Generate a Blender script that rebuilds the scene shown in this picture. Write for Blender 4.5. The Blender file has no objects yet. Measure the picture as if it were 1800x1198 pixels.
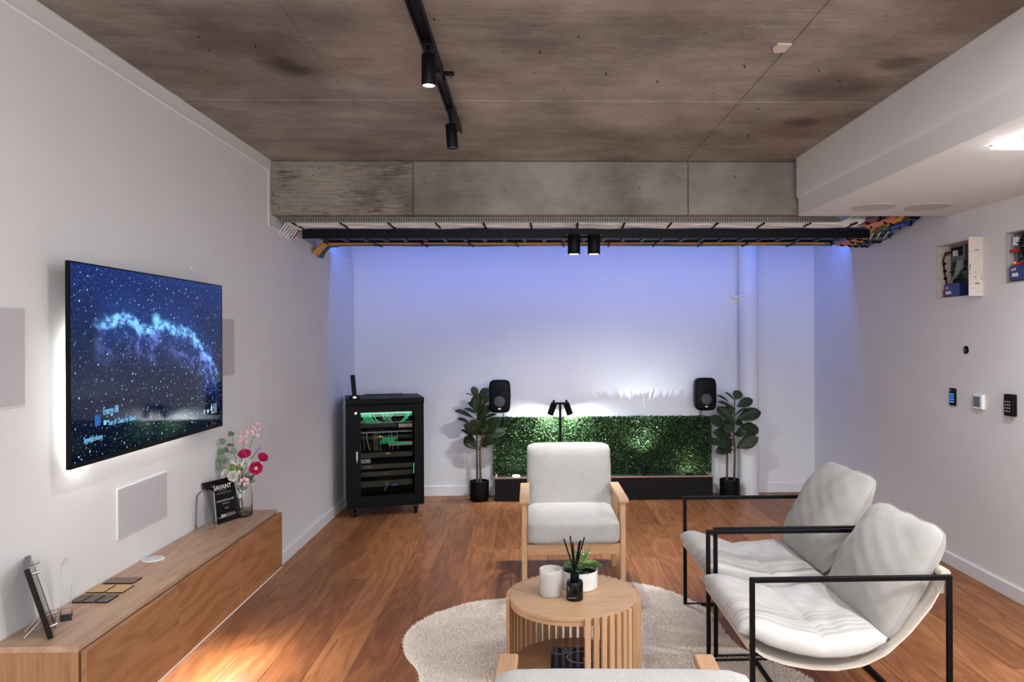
import bpy, bmesh, math, random
import numpy as np
from mathutils import Vector, Matrix, Quaternion
S = bpy.context.scene
C = S.collection
R = math.radians
PI = math.pi
random.seed(7)
rng = np.random.default_rng(7)

# ------------------------------------------------------------------ camera
f, u0, v0, psi, roll, CH = 1290.8, 967.62, 591.27, .0293, -.0048, 1.55
c_, s_, cr, sr = math.cos(psi), math.sin(psi), math.cos(roll), math.sin(roll)
R0 = Vector((c_, -s_, 0)); U0 = Vector((0, 0, 1)); FW = Vector((s_, c_, 0))
RV = R0 * cr + U0 * sr
UV = -R0 * sr + U0 * cr
cd = bpy.data.cameras.new('camera')
cam = bpy.data.objects.new('camera', cd); C.objects.link(cam)
cam.matrix_world = Matrix(((RV.x, UV.x, -FW.x, 0), (RV.y, UV.y, -FW.y, 0), (RV.z, UV.z, -FW.z, CH), (0, 0, 0, 1)))
cd.sensor_width = 36; cd.lens = f / 1800 * 36
cd.shift_x = (900 - u0) / 1800; cd.shift_y = (v0 - 599) / 1800
cd.clip_start = .05
S.camera = cam
# ------------------------------------------------------------------ world, light, exposure
S.view_settings.view_transform = 'Standard'; S.view_settings.look = 'None'
S.view_settings.gamma = 1; S.view_settings.use_curve_mapping = False
S.view_settings.exposure = 0.0
w = bpy.data.worlds.new('world'); S.world = w; w.use_nodes = True
w.node_tree.nodes['Background'].inputs[0].default_value = (.8, .85, 1, 1)
w.node_tree.nodes['Background'].inputs[1].default_value = .15

def area(name, loc, direction, sx, sy, power, color=(1, 1, 1), spread=None, xaxis=None):
    l = bpy.data.lights.new(name, 'AREA'); l.shape = 'RECTANGLE'; l.size = sx; l.size_y = sy
    l.energy = power; l.color = color
    if spread: l.spread = R(spread)
    o = bpy.data.objects.new(name, l); C.objects.link(o)
    o.location = loc; o.rotation_euler = Vector(direction).to_track_quat('-Z', 'Y').to_euler()
    if xaxis:
        z = -Vector(direction).normalized(); x = Vector(xaxis); x = (x - z * x.dot(z)).normalized(); y = z.cross(x)
        o.rotation_euler = Matrix((x, y, z)).transposed().to_euler()
    return o

def spot(name, loc, direction, power, angle, blend=.5, color=(1, 1, 1), radius=.02):
    l = bpy.data.lights.new(name, 'SPOT'); l.energy = power; l.spot_size = R(angle); l.spot_blend = blend
    l.color = color; l.shadow_soft_size = radius
    o = bpy.data.objects.new(name, l); C.objects.link(o)
    o.location = loc; o.rotation_euler = Vector(direction).to_track_quat('-Z', 'Y').to_euler()
    return o

WARM = (.96, .975, 1)
area('fill_behind_camera', (.5, -2.85, 1.55), (0, 1, .0), 3.6, 2.2, 150, (.93, .97, 1), xaxis=(1, 0, 0))  # added soft fill behind the camera, there is no window
area('fill_overhead_near', (-.2, .3, 2.68), (0, .1, -1), 1.2, 1.2, 26, WARM)  # unseen overhead fill, added for even light, no fitting
area('fill_overhead_middle', (.9, 1.9, 2.68), (0, 0, -1), .6, .6, 18, WARM)  # second added overhead fill, out of view and without a fitting
area('bulkhead_fill_near', (2.35, 1.3, 2.34), (0, 0, -1), .3, .3, 60, WARM)  # unseen lamp added to lift the right floor and the bulkhead underside
spot('bulkhead_downlight', (2.06, 2.9, 2.33), (.12, .1, -1), 95, 150, .7, WARM, .05)
# a track spotlight just above the frame, turned to the cabinet
spot('cabinet_track_lamp', (-.39, 2.05, 2.55), (-1.16, 1.25, -1.97), 44, 50, .9, (1, .97, .93), .03)
pl_ = bpy.data.lights.new('surface_lamp', 'POINT'); pl_.energy = 1.4; pl_.shadow_soft_size = .04; pl_.color = WARM
po_ = bpy.data.objects.new('surface_lamp', pl_); C.objects.link(po_); po_.location = (2.06, 2.9, 2.285)
# blue led strip hidden above the cable tray, washing the far wall
area('led_strip_light', (.565, 6.410, 2.462), (0, .8, -.6), 4.46, .008, 18, (.055, .20, 1), xaxis=(1, 0, 0))
# the two cylinder lights under the tray
for xx in (.319, .459):
    spot('beam_lamp', (xx, 5.15, 2.12), (0, .35, -1), 95, 125, .9, (.97, .98, 1), .035)

# ------------------------------------------------------------------ helpers
class MB:
    def __init__(s): s.v = []; s.f = []
    def add(s, vs, fs):
        n = len(s.v); s.v += [tuple(p) for p in vs]; s.f += [tuple(i + n for i in q) for q in fs]; return s
    def box(s, x0, x1, y0, y1, z0, z1, M=None):
        vs = [Vector((x, y, z)) for z in (z0, z1) for y in (y0, y1) for x in (x0, x1)]
        if M: vs = [M @ p for p in vs]
        return s.add(vs, [(0, 2, 3, 1), (4, 5, 7, 6), (0, 1, 5, 4), (1, 3, 7, 5), (3, 2, 6, 7), (2, 0, 4, 6)])
    def ring(s, c, ax, r, n, u=None):
        ax = Vector(ax).normalized()
        if u is None: u = ax.orthogonal().normalized()
        w_ = ax.cross(u)
        return [Vector(c) + (u * math.cos(2 * PI * k / n) + w_ * math.sin(2 * PI * k / n)) * r for k in range(n)]
    def loft(s, rings, cap=True, closed=False):
        n = len(rings[0]); vs = [p for r in rings for p in r]; fs = []
        m = len(rings)
        for i in range(m if closed else m - 1):
            for k in range(n):
                a, b = i * n + k, i * n + (k + 1) % n; j = ((i + 1) % m) * n
                fs.append((a, b, j + (k + 1) % n, j + k))
        if cap and not closed:
            fs.append(tuple(reversed(range(n)))); fs.append(tuple((m - 1) * n + k for k in range(n)))
        return s.add(vs, fs)
    def cyl(s, a, b, r0, r1=None, n=16):
        a, b = Vector(a), Vector(b); ax = b - a; u = ax.orthogonal().normalized()
        return s.loft([s.ring(a, ax, r0, n, u), s.ring(b, ax, r0 if r1 is None else r1, n, u)])
    def tube(s, pts, r, n=8, closed=False):
        P = [Vector(p) for p in pts]; rings = []; u = None; m = len(P)
        for i, p in enumerate(P):
            if closed: t = (P[(i + 1) % m] - P[i - 1]).normalized()
            else: t = ((P[min(i + 1, m - 1)] - p).normalized() + (p - P[max(i - 1, 0)]).normalized())
            t = t.normalized()
            u = t.orthogonal().normalized() if u is None else (u - t * u.dot(t)).normalized()
            rr = r[i] if isinstance(r, (list, tuple)) else r
            rings.append(s.ring(p, t, rr, n, u))
        return s.loft(rings, closed=closed)
    def lathe(s, prof, c=(0, 0, 0), n=32, cap=True, axis='Z'):
        c = Vector(c); rings = []
        for r, z in prof:
            if axis == 'Z': rings.append([c + Vector((r * math.cos(2 * PI * k / n), r * math.sin(2 * PI * k / n), z)) for k in range(n)])
            elif axis == 'Y': rings.append([c + Vector((r * math.cos(2 * PI * k / n), z, -r * math.sin(2 * PI * k / n))) for k in range(n)])
            else: rings.append([c + Vector((z, r * math.cos(2 * PI * k / n), r * math.sin(2 * PI * k / n))) for k in range(n)])
        return s.loft(rings, cap)
    def prism(s, poly, fn, a, b):
        n = len(poly)
        return s.loft([[Vector(fn(p, q, a)) for p, q in poly], [Vector(fn(p, q, b)) for p, q in poly]])
    def grid(s, fn, nu, nv):
        vs = [fn(i / nu, j / nv) for j in range(nv + 1) for i in range(nu + 1)]
        return s.add(vs, [(j * (nu + 1) + i, j * (nu + 1) + i + 1, (j + 1) * (nu + 1) + i + 1, (j + 1) * (nu + 1) + i) for j in range(nv) for i in range(nu)])
    def ball(s, c, rx, ry=None, rz=None, n=12, m=8):
        ry = ry or rx; rz = rz or rx; c = Vector(c)
        return s.loft([[c + Vector((rx * math.sin(a) * math.cos(2 * PI * k / n), ry * math.sin(a) * math.sin(2 * PI * k / n), -rz * math.cos(a))) for k in range(n)]
                       for a in [PI * (.02 + .96 * i / m) for i in range(m + 1)]])
    def mesh(s, name, smooth=False, ang=40):
        me = bpy.data.meshes.new(name); me.from_pydata([tuple(p) for p in s.v], [], s.f); me.update()
        bm = bmesh.new(); bm.from_mesh(me); bmesh.ops.recalc_face_normals(bm, faces=bm.faces); bm.to_mesh(me); bm.free()
        if smooth:
            me.polygons.foreach_set('use_smooth', [True] * len(me.polygons))
            if ang: me.set_sharp_from_angle(angle=R(ang))
        return me
    def build(s, name, mt, parent=None, smooth=False, bevel=0, seg=2, world=False, ang=40):
        if world and parent:
            Mi = MW[parent.name].inverted(); s.v = [tuple(Mi @ Vector(p)) for p in s.v]
        o = bpy.data.objects.new(name, s.mesh(name, smooth, ang)); C.objects.link(o)
        o.data.materials.append(mt)
        if parent: o.parent = parent
        if bevel:
            b = o.modifiers.new('bevel', 'BEVEL'); b.width = bevel; b.segments = seg; b.limit_method = 'ANGLE'; b.angle_limit = R(50)
        return o
MW = {}
def tag(o, label=None, cat=None, group=None, kind=None):
    if label: o['label'] = label
    if cat: o['category'] = cat
    if group: o['group'] = group
    if kind: o['kind'] = kind
    return o
def thing(name, label, cat, loc=(0, 0, 0), rz=0, group=None, rot=None):
    o = bpy.data.objects.new(name, None); C.objects.link(o); o.empty_display_size = .1
    o.location = loc
    if rot: o.rotation_euler = rot
    else: o.rotation_euler = (0, 0, rz)
    o.parent = None
    Mx = Matrix.Translation(loc) @ (o.rotation_euler.to_matrix().to_4x4())
    MW[o.name] = Mx
    return tag(o, label, cat, group)
def inst(o, parent, M=None, name=None):
    c = o.copy(); C.objects.link(c); c.parent = parent
    if M is not None: c.matrix_basis = M
    return c
def dup(root, loc, rz, label, group=None):
    r = root.copy(); C.objects.link(r); r.location = loc; r.rotation_euler = (0, 0, rz); r['label'] = label
    MW[r.name] = Matrix.Translation(loc) @ Matrix.Rotation(rz, 4, 'Z')
    if group: r['group'] = group
    for ch in list(root.children):
        c = ch.copy(); C.objects.link(c); c.parent = r
        for g in list(ch.children):
            d = g.copy(); C.objects.link(d); d.parent = c
    return r
TEXTS = []
def text(body, size, origin, ex, ey, mt, parent, align='LEFT', name='lettering', sx=1, bold=0):
    cu = bpy.data.curves.new('txt', 'FONT'); cu.body = body; cu.size = size; cu.extrude = .0003; cu.align_x = align
    cu.resolution_u = 3; cu.offset = bold
    o = bpy.data.objects.new('txt', cu); C.objects.link(o)
    TEXTS.append((o, Vector(origin), Vector(ex).normalized() * sx, Vector(ey).normalized(), mt, parent, name))
def flush_texts():
    dg = bpy.context.evaluated_depsgraph_get()
    for o, org, ex, ey, mt, par, name in TEXTS:
        me = bpy.data.meshes.new_from_object(o.evaluated_get(dg))
        n = ex.cross(ey).normalized()
        M = Matrix(((ex.x, ey.x, n.x, org.x), (ex.y, ey.y, n.y, org.y), (ex.z, ey.z, n.z, org.z), (0, 0, 0, 1)))
        if par: M = MW[par.name].inverted() @ M
        me.transform(M); me.name = name
        me.materials.clear(); me.materials.append(mt)
        q = bpy.data.objects.new(name, me); C.objects.link(q); q.parent = par
        cu = o.data; bpy.data.objects.remove(o); bpy.data.curves.remove(cu)

# ------------------------------------------------------------------ materials
class N:
    """tiny node-graph helper"""
    def __init__(s, name):
        s.m = bpy.data.materials.new(name); s.m.use_nodes = True; s.t = s.m.node_tree
        s.p = s.t.nodes['Principled BSDF']
    def n(s, typ, **kw):
        nd = s.t.nodes.new('ShaderNode' + typ)
        for k, v in kw.items():
            if k.startswith('i_'): nd.inputs[k[2:].replace('_', ' ')].default_value = v
            else: setattr(nd, k, v)
        return nd
    def l(s, a, b): s.t.links.new(a, b)
    def val(s, x, sock):
        if isinstance(x, (int, float)): sock.default_value = x
        else: s.l(x, sock)
    def math(s, op, a, b=0, c=None, clamp=False):
        nd = s.n('Math', operation=op, use_clamp=clamp); s.val(a, nd.inputs[0]); s.val(b, nd.inputs[1])
        if c is not None: s.val(c, nd.inputs[2])
        return nd.outputs[0]
    def vmath(s, op, a, b):
        nd = s.n('VectorMath', operation=op)
        for q, k in ((a, 0), (b, 1)):
            if isinstance(q, tuple): nd.inputs[k].default_value = q
            else: s.l(q, nd.inputs[k])
        return nd
    def coord(s, which='Object'): return s.n('TexCoord').outputs[which]
    def mapping(s, vec, scale=(1, 1, 1), loc=(0, 0, 0), rot=(0, 0, 0)):
        nd = s.n('Mapping'); s.l(vec, nd.inputs[0]); nd.inputs['Scale'].default_value = scale; nd.inputs['Location'].default_value = loc; nd.inputs['Rotation'].default_value = rot
        return nd.outputs[0]
    def noise(s, vec, scale=5, detail=4, rough=.55, dist=0, out=0):
        nd = s.n('TexNoise'); s.l(vec, nd.inputs['Vector']); nd.inputs['Scale'].default_value = scale
        nd.inputs['Detail'].default_value = detail; nd.inputs['Roughness'].default_value = rough; nd.inputs['Distortion'].default_value = dist
        return nd.outputs[out]
    def ramp(s, fac, stops):
        nd = s.n('ValToRGB'); e = nd.color_ramp.elements
        while len(e) < len(stops): e.new(.5)
        for el, (p, c) in zip(e, stops):
            el.position = p; el.color = (c, c, c, 1) if isinstance(c, (int, float)) else (*c, 1)
        s.val(fac, nd.inputs[0]); return nd.outputs[0]
    def mix(s, fac, a, b, mode='MIX'):
        nd = s.n('Mix', data_type='RGBA', blend_type=mode); s.val(fac, nd.inputs[0])
        for q, k in ((a, 6), (b, 7)):
            if isinstance(q, tuple): nd.inputs[k].default_value = (*q[:3], 1)
            else: s.l(q, nd.inputs[k])
        return nd.outputs[2]
    def smooth(s, x, a, b, lo=0., hi=1.):
        nd = s.n('MapRange', interpolation_type='SMOOTHSTEP'); s.val(x, nd.inputs[0])
        for k, v in zip((1, 2, 3, 4), (a, b, lo, hi)): nd.inputs[k].default_value = v
        return nd.outputs[0]
    def bump(s, h, strength=.2, dist=.01):
        nd = s.n('Bump'); nd.inputs['Strength'].default_value = strength; nd.inputs['Distance'].default_value = dist
        s.l(h, nd.inputs['Height']); s.l(nd.outputs[0], s.p.inputs['Normal'])
    def set(s, base=None, rough=None, metal=None, spec=None, **kw):
        if base is not None:
            if isinstance(base, tuple): s.p.inputs['Base Color'].default_value = (*base, 1)
            else: s.l(base, s.p.inputs['Base Color'])
        if rough is not None: s.val(rough, s.p.inputs['Roughness'])
        if metal is not None: s.p.inputs['Metallic'].default_value = metal
        if spec is not None: s.p.inputs['Specular IOR Level'].default_value = spec
        for k, v in kw.items():
            so = s.p.inputs[k.replace('_', ' ')]
            if isinstance(v, tuple): so.default_value = (*v, 1)
            elif isinstance(v, (int, float)): so.default_value = v
            else: s.l(v, so)
        return s.m
def plain(name, col, rough=.5, metal=0, spec=.5, var=.06, scale=40, bump=0):
    g = N(name); no = g.noise(g.coord(), scale, 3)
    lo = tuple(x * (1 - var) for x in col); hi = tuple(min(1, x * (1 + var)) for x in col)
    g.set(g.ramp(no, [(.3, lo), (.7, hi)]), rough, metal, spec)
    if bump: g.bump(no, bump, .004)
    return g.m
def emit(name, col, strength):
    g = N(name); g.set((0, 0, 0), .5, Emission_Color=col, Emission_Strength=strength); return g.m
def glass(name, col=(1, 1, 1), rough=.0, ior=1.45):
    g = N(name); g.set(col, rough, IOR=ior, Transmission_Weight=1.0); return g.m

WALL = plain('white_wall_paint', (.755, .76, .765), .6, 0, .3, .015, 3)
LIT_EDGE = plain('lit_edge_white', (.95, .945, .94), .3, 0, .6, .01, 5)  # brighter than the wall paint: light on the board edge, put into the colour
TRIMW = plain('white_trim_paint', (.76, .755, .77), .4, 0, .4, .01, 5)
def concrete(name, lo, hi, streak=.35, stains=(), strong=False, along=0):
    g = N(name); co = g.coord()
    big = g.noise(co, 1.3, 5, .6)
    sc = (1.2, 22, 1.2) if along == 0 else (1.5, 1, 26)
    st = g.noise(g.mapping(co, sc), 3, 5, .65)
    fine = g.noise(co, 55, 4, .7)
    mid = g.noise(g.mapping(co, (1, 2.2, 1)), 3.4, 6, .68)
    v = g.math('ADD', g.math('MULTIPLY', big, .70), g.math('MULTIPLY', st, streak))
    v = g.math('ADD', v, g.math('MULTIPLY', mid, .30))
    v = g.math('ADD', v, g.math('MULTIPLY', fine, .12))
    top = .5 * (1.12 + streak)
    col = g.ramp(v, [(top - .13, lo), (top, tuple((a + b) / 2 for a, b in zip(lo, hi))), (top + .14, hi)])
    # warm brown patches
    br = g.smooth(g.noise(g.mapping(co, (1, 1, 1), (3, 1, 2)), .9, 5, .65), .5, .68)
    col = g.mix(g.math('MULTIPLY', br, .5), col, tuple(a * b for a, b in zip(lo, (1.15, .95, .82))))
    # small pits
    vo = g.n('TexVoronoi', feature='F1'); g.l(co, vo.inputs['Vector']); vo.inputs['Scale'].default_value = 7
    pit = g.smooth(vo.outputs['Distance'], .04, .075, 1, 0)
    col = g.mix(g.math('MULTIPLY', pit, .55), col, (.03, .025, .02))
    if strong:
        rg = g.noise(g.mapping(co, (2.6, 1, 26)), 3.2, 8, .75, .3)
        pm = g.noise(g.mapping(co, (1, 1, 1.6)), 4.5, 6, .65)
        col = g.mix(g.math('MULTIPLY', g.smooth(rg, .50, .58), g.smooth(pm, .40, .62)), col, (.095, .076, .056))
        col = g.mix(g.math('MULTIPLY', g.smooth(pm, .56, .70), .7), col, (.12, .10, .075))
        col = g.mix(g.math('MULTIPLY', g.smooth(rg, .46, .36), .5), col, (.47, .41, .33))
    for (x, y, z), rad, sx, k, cc in stains:
        d = g.vmath('SUBTRACT', co, (x, y, z)).outputs[0]
        d = g.vmath('MULTIPLY', d, (1 / (rad * sx), 1 / rad, 1 / rad)).outputs[0]
        ln = g.n('VectorMath', operation='LENGTH'); g.l(d, ln.inputs[0])
        dd = g.math('ADD', ln.outputs['Value'], g.math('MULTIPLY', g.math('SUBTRACT', g.noise(co, 6, 4), .5), 1.2))
        col = g.mix(g.math('MULTIPLY', g.smooth(dd, 1.1, .2), k), col, cc)
    g.set(col, .75, 0, .3); g.bump(v, .25, .01)
    return g.m
ZC = 2.736
DK = (.045, .032, .024)
CEIL = concrete('board_marked_concrete', (.175, .156, .136), (.44, .402, .358), .20,
    [((-1.05, 3.25, ZC), .16, 1, .85, DK), ((-1.15, 3.0, ZC), .28, 1.2, .5, (.08, .06, .045)), ((-.9, 2.75, ZC), .3, 1.4, .45, (.09, .065, .05)), ((-1.0, 3.72, ZC), .22, 1.6, .35, (.09, .07, .055)),
     ((1.55, 4.05, ZC), .10, 1.3, .7, DK), ((1.62, 3.15, ZC), .12, 1, .6, DK), ((1.5, 3.5, ZC), .3, 1, .55, (.10, .07, .05)),
     ((1.45, 4.2, ZC), .3, 1.2, .4, (.14, .095, .065)), ((1.7, 2.6, ZC), .35, 1, .5, (.12, .08, .055))])
BEAM = concrete('beam_concrete', (.165, .15, .134), (.37, .345, .31), .16, along=1)
BEAMR = concrete('rough_beam_concrete', (.17, .145, .12), (.36, .32, .27), .4, strong=True, along=1)

def wood(name, cols, grain=(46, 2.2, 46), rough=.4, ring=.5, per=True, axis='Y', knots=False, dark=(.10, .05, .025), spec=.45):
    """cols: darker, mid, lighter; the grain runs along the given object axis"""
    g = N(name); co = g.coord()
    if axis == 'X': co = g.mapping(co, rot=(0, 0, PI / 2))
    if axis == 'Z': co = g.mapping(co, rot=(PI / 2, 0, 0))
    oi = g.n('ObjectInfo')
    if per:
        off = g.vmath('MULTIPLY', oi.outputs['Random'], (13.7, 29.3, 7.1)); nd = off
        co = g.vmath('ADD', co, off.outputs[0]).outputs[0]
    low = g.noise(g.mapping(co, (grain[0] * .11, grain[1] * .35, grain[2] * .11)), 1.0, 2, .5)
    wv = g.math('FRACT', g.math('MULTIPLY', low, 9))
    wv = g.math('ABSOLUTE', g.math('SUBTRACT', g.math('MULTIPLY', wv, 2), 1))
    fib = g.noise(g.mapping(co, grain), 2.2, 5, .62)
    v = g.math('ADD', g.math('MULTIPLY', fib, .62), g.math('MULTIPLY', wv, .18 * ring * 2))
    v = g.math('ADD', v, g.math('MULTIPLY', low, .3))
    if per: v = g.math('ADD', v, g.math('MULTIPLY', g.math('SUBTRACT', oi.outputs['Random'], .5), .26))
    mid = .31 + .09 * ring * 2 + .15
    col = g.ramp(v, [(mid - .22, cols[0]), (mid, cols[1]), (mid + .2, cols[2])])
    st = g.smooth(g.noise(g.mapping(co, (grain[0] * .5, grain[1] * .5, grain[2] * .5)), 1.6, 4, .6), .62, .74)
    col = g.mix(g.math('MULTIPLY', st, .5), col, dark)
    g.set(col, rough, 0, spec); g.bump(fib, .08, .002)
    return g.m
FLOORW = wood('spotted_gum_floor', ((.19, .067, .022), (.29, .107, .036), (.39, .163, .060)), rough=.42, ring=.6, dark=(.10, .038, .015), spec=.32)
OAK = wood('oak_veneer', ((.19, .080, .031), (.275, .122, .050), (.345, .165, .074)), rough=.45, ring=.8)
OAK_LIT = wood('oak_veneer_lit_top', ((.38, .225, .14), (.49, .31, .205), (.57, .385, .265)), rough=.42, ring=.5, spec=.5, dark=(.24, .12, .06))  # paler copy of the oak veneer, light on the cabinet top is in the colour
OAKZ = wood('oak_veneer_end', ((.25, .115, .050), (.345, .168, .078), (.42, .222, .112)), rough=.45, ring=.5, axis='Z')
BEECH = wood('beech_wood', ((.47, .27, .14), (.56, .34, .185), (.62, .395, .23)), grain=(30, 3, 30), rough=.45, ring=.25, axis='Z', dark=(.42, .2, .09))
BEECHY = wood('beech_wood_flat', ((.47, .27, .14), (.56, .34, .185), (.62, .395, .23)), grain=(30, 3, 30), rough=.45, ring=.25, dark=(.42, .2, .09))
BEECHX = wood('beech_wood_cross', ((.47, .27, .14), (.56, .34, .185), (.62, .395, .23)), grain=(30, 3, 30), rough=.45, ring=.25, axis='X', dark=(.42, .2, .09))
BLACKM = plain('black_powder_coat', (.003, .003, .0035), .42, 0, .14, .1, 200)
BLACKP = plain('black_plastic', (.0025, .0025, .0035), .5, 0, .14, .1, 60)
BLACKG = plain('gloss_black', (.002, .002, .003), .15, 0, .35, .1, 30)
BLACKW = plain('black_melamine', (.006, .005, .005), .55, 0, .2, .2, 60)
GREYP = plain('grey_plastic', (.20, .20, .21), .5)
DGREY = plain('dark_grey_metal', (.02, .02, .022), .5, 0, .3)
SILVER = plain('brushed_metal', (.55, .55, .56), .3, 1)
WHITEP = plain('white_plastic', (.80, .80, .80), .35)
CREAMP = plain('cream_enamel', (.66, .60, .55), .45)
GRILLE = plain('speaker_grille_cloth', (.52, .51, .53), .75, 0, .2, .05, 900, .15)
GRILLER = plain('ceiling_grille_cloth', (.56, .53, .525), .8, 0, .2, .05, 900, .15)
def boucle():
    g = N('boucle_fabric'); co = g.coord(); a = g.noise(co, 170, 4, .6); b = g.noise(co, 9, 3)
    vo = g.n('TexVoronoi'); g.l(co, vo.inputs['Vector']); vo.inputs['Scale'].default_value = 190
    h = g.math('ADD', a, vo.outputs['Distance'])
    col = g.ramp(g.math('ADD', g.math('MULTIPLY', a, .6), g.math('MULTIPLY', b, .4)), [(.35, (.41, .40, .385)), (.65, (.50, .495, .48))])
    g.set(col, .95, 0, .1, Sheen_Weight=.3); g.bump(h, .35, .004); return g.m
BOUCLE = boucle()
def linen(name, lo, hi, stripes=False):
    g = N(name); co = g.coord(); a = g.noise(co, 420, 2, .6); b = g.noise(co, 7, 4)
    h = g.math('ADD', g.noise(g.mapping(co, (600, 60, 600)), 1, 2), g.noise(g.mapping(co, (60, 600, 600)), 1, 2))
    col = g.ramp(g.math('ADD', g.math('MULTIPLY', a, .4), g.math('MULTIPLY', b, .6)), [(.38, lo), (.62, hi)])
    if stripes:
        x = g.n('SeparateXYZ'); g.l(co, x.inputs[0]); X = x.outputs[1]
        for c0 in (-.265, -.235, -.205, -.12, -.09):
            d = g.math('ABSOLUTE', g.math('SUBTRACT', X, c0))
            col = g.mix(g.math('MULTIPLY', g.smooth(d, .010, .004), .6), col, (.42, .38, .33))
    g.set(col, .9, 0, .15, Sheen_Weight=.2); g.bump(h, .12, .002); return g.m
LINEN = linen('ivory_linen', (.355, .338, .318), (.435, .42, .40))
LINENS = linen('striped_ivory_linen', (.52, .508, .49), (.605, .598, .58), True)
CANVAS = linen('cream_canvas', (.60, .53, .455), (.70, .63, .55))
def rug_m():
    g = N('cream_pile'); oi = g.n('NewGeometry'); co = g.coord()
    b = g.noise(co, 3.2, 4, .6)
    r = g.math('ADD', g.math('MULTIPLY', oi.outputs['Random Per Island'], .45), g.math('MULTIPLY', b, .55))
    col = g.ramp(r, [(.2, (.86, .74, .63)), (.5, (.95, .86, .77)), (.8, (.98, .93, .87))])
    g.set(col, .95, 0, .1); return g.m
RUGM = rug_m()
def leafy(name, lo, hi, rough=.45, spec=.4):
    g = N(name); ge = g.n('NewGeometry'); no = g.noise(g.coord(), 12, 3)
    v = g.math('ADD', g.math('MULTIPLY', ge.outputs['Random Per Island'], .7), g.math('MULTIPLY', no, .3))
    g.set(g.ramp(v, [(.15, lo), (.85, hi)]), rough, 0, spec); return g.m
HEDGE = leafy('boxwood_green', (.004, .018, .006), (.085, .165, .052), .33)
FIG = leafy('fig_leaf_green', (.012, .021, .008), (.032, .048, .017), .42, .25)
TRUNK = plain('brown_stem', (.085, .065, .045), .8, 0, .2, .3, 40, .2)
SOIL = plain('dark_soil', (.02, .015, .012), .9, 0, .1, .4, 90, .4)
GLASS = glass('clear_glass')
PLATE = (lambda g: g.set((1, 1, 1), .02, Transmission_Weight=1., IOR=1.06))(N('clear_plate'))
ACRYL = (lambda g: g.set((.96, .97, .98), .03, Transmission_Weight=.96, IOR=1.12))(N('clear_acrylic'))

# ------------------------------------------------------------------ setting
XL, XR, YB, YF = -1.70, 2.83, 7.21, -3.0
XLW = XL - .02
YBM, ZBM, XB, ZB, YK = 4.955, 2.373, 1.81, 2.349, 4.87
def B(*a): return MB().box(*a)
fl = B(XLW - .1, XR + .1, YF, YB + .1, -.08, -.012).build('floor', plain('floor_underlay', (.06, .03, .018), .8)); tag(fl, kind='structure')
# floor boards, every board an object of its own
pw, gap = .1925, .0012
def plank_mesh(x0, x1, y0, y1, c=.0022, t=.012):
    m = MB()
    a = [(x0, y0, -t), (x1, y0, -t), (x1, y1, -t), (x0, y1, -t)]
    b = [(p[0], p[1], -c * .6) for p in a]
    k = [(x0 + c, y0 + c, 0), (x1 - c, y0 + c, 0), (x1 - c, y1 - c, 0), (x0 + c, y1 - c, 0)]
    return m.loft([[Vector(p) for p in r] for r in (a, b, k)])
x = -1.613 - pw
ri = 0
starts = [3.8, 4.43, 5.02, 4.76, 5.65, 3.1, 4.1, 5.3, 3.55, 4.75]
while x < XR:
    x0, x1 = max(x, XL), min(x + pw, XR)
    L = 1.83
    y = starts[ri % len(starts)] - L * 4 + (ri // len(starts)) * .37
    while y < YB:
        y0, y1 = max(y, .2), min(y + L, YB)
        if y1 - y0 > .02 and x1 - x0 > .01:
            m = plank_mesh(-(x1 - x0) / 2 + gap / 2, (x1 - x0) / 2 - gap / 2, -(y1 - y0) / 2 + gap / 2, (y1 - y0) / 2 - gap / 2)
            o = m.build('plank', FLOORW, fl); o.location = ((x0 + x1) / 2, (y0 + y1) / 2, 0)
        y += L
    x += pw; ri += 1
B(XL, XR, YF, .2, -.012, 0).build('floor_covering', FLOORW, fl)

# walls
wl = B(XLW - .1, XLW, YF, YB + .1, -.08, ZC + .05).build('wall_left', WALL); tag(wl, kind='structure')
poly = [(YF, 0), (YB, 0), (YB, 2.287), (4.86, 2.287), (4.86, 2.652), (YF, 2.652)]
MB().prism(poly, lambda p, q, a: (a, p, q), XLW, XL).build('plasterboard', WALL, wl, bevel=.014, seg=3)
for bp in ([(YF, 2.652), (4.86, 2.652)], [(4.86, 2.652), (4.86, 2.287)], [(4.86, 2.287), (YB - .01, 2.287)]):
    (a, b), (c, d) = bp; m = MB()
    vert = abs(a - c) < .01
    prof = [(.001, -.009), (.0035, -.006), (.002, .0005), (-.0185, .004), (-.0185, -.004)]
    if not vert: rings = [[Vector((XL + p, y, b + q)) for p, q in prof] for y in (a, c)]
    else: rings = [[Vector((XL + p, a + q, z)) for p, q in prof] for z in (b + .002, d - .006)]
    m.loft(rings).build('lit_edge_strip', LIT_EDGE, wl)  # added strip, its whiter paint stands for the lit board edge
wb = B(XLW - .1, XR + .1, YB, YB + .1, -.08, ZC + .05).build('wall_back', WALL); tag(wb, kind='structure')
wf = B(XLW - .1, XR + .1, YF - .1, YF, -.08, ZC + .05).build('wall_front', WALL); tag(wf, kind='structure')
# right wall with two recesses
H1 = (4.50, 5.012, 1.797, 2.165); H2 = (3.80, 4.268, 1.852, 2.150)
m = MB(); D = .12
def wr(y0, y1, z0, z1): m.box(XR, XR + D, y0, y1, z0, z1)
wr(YF, H2[0], -.08, ZC + .05); wr(H2[1], H1[0], -.08, ZC + .05); wr(H1[1], YB + .1, -.08, ZC + .05)
wr(H2[0], H2[1], -.08, H2[2]); wr(H2[0], H2[1], H2[3], ZC + .05)
wr(H1[0], H1[1], -.08, H1[2]); wr(H1[0], H1[1], H1[3], ZC + .05)
m.box(XR + D, XR + D + .02, YF, YB, -.08, ZC)
wrt = m.build('wall_right', WALL); tag(wrt, kind='structure')
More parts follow.
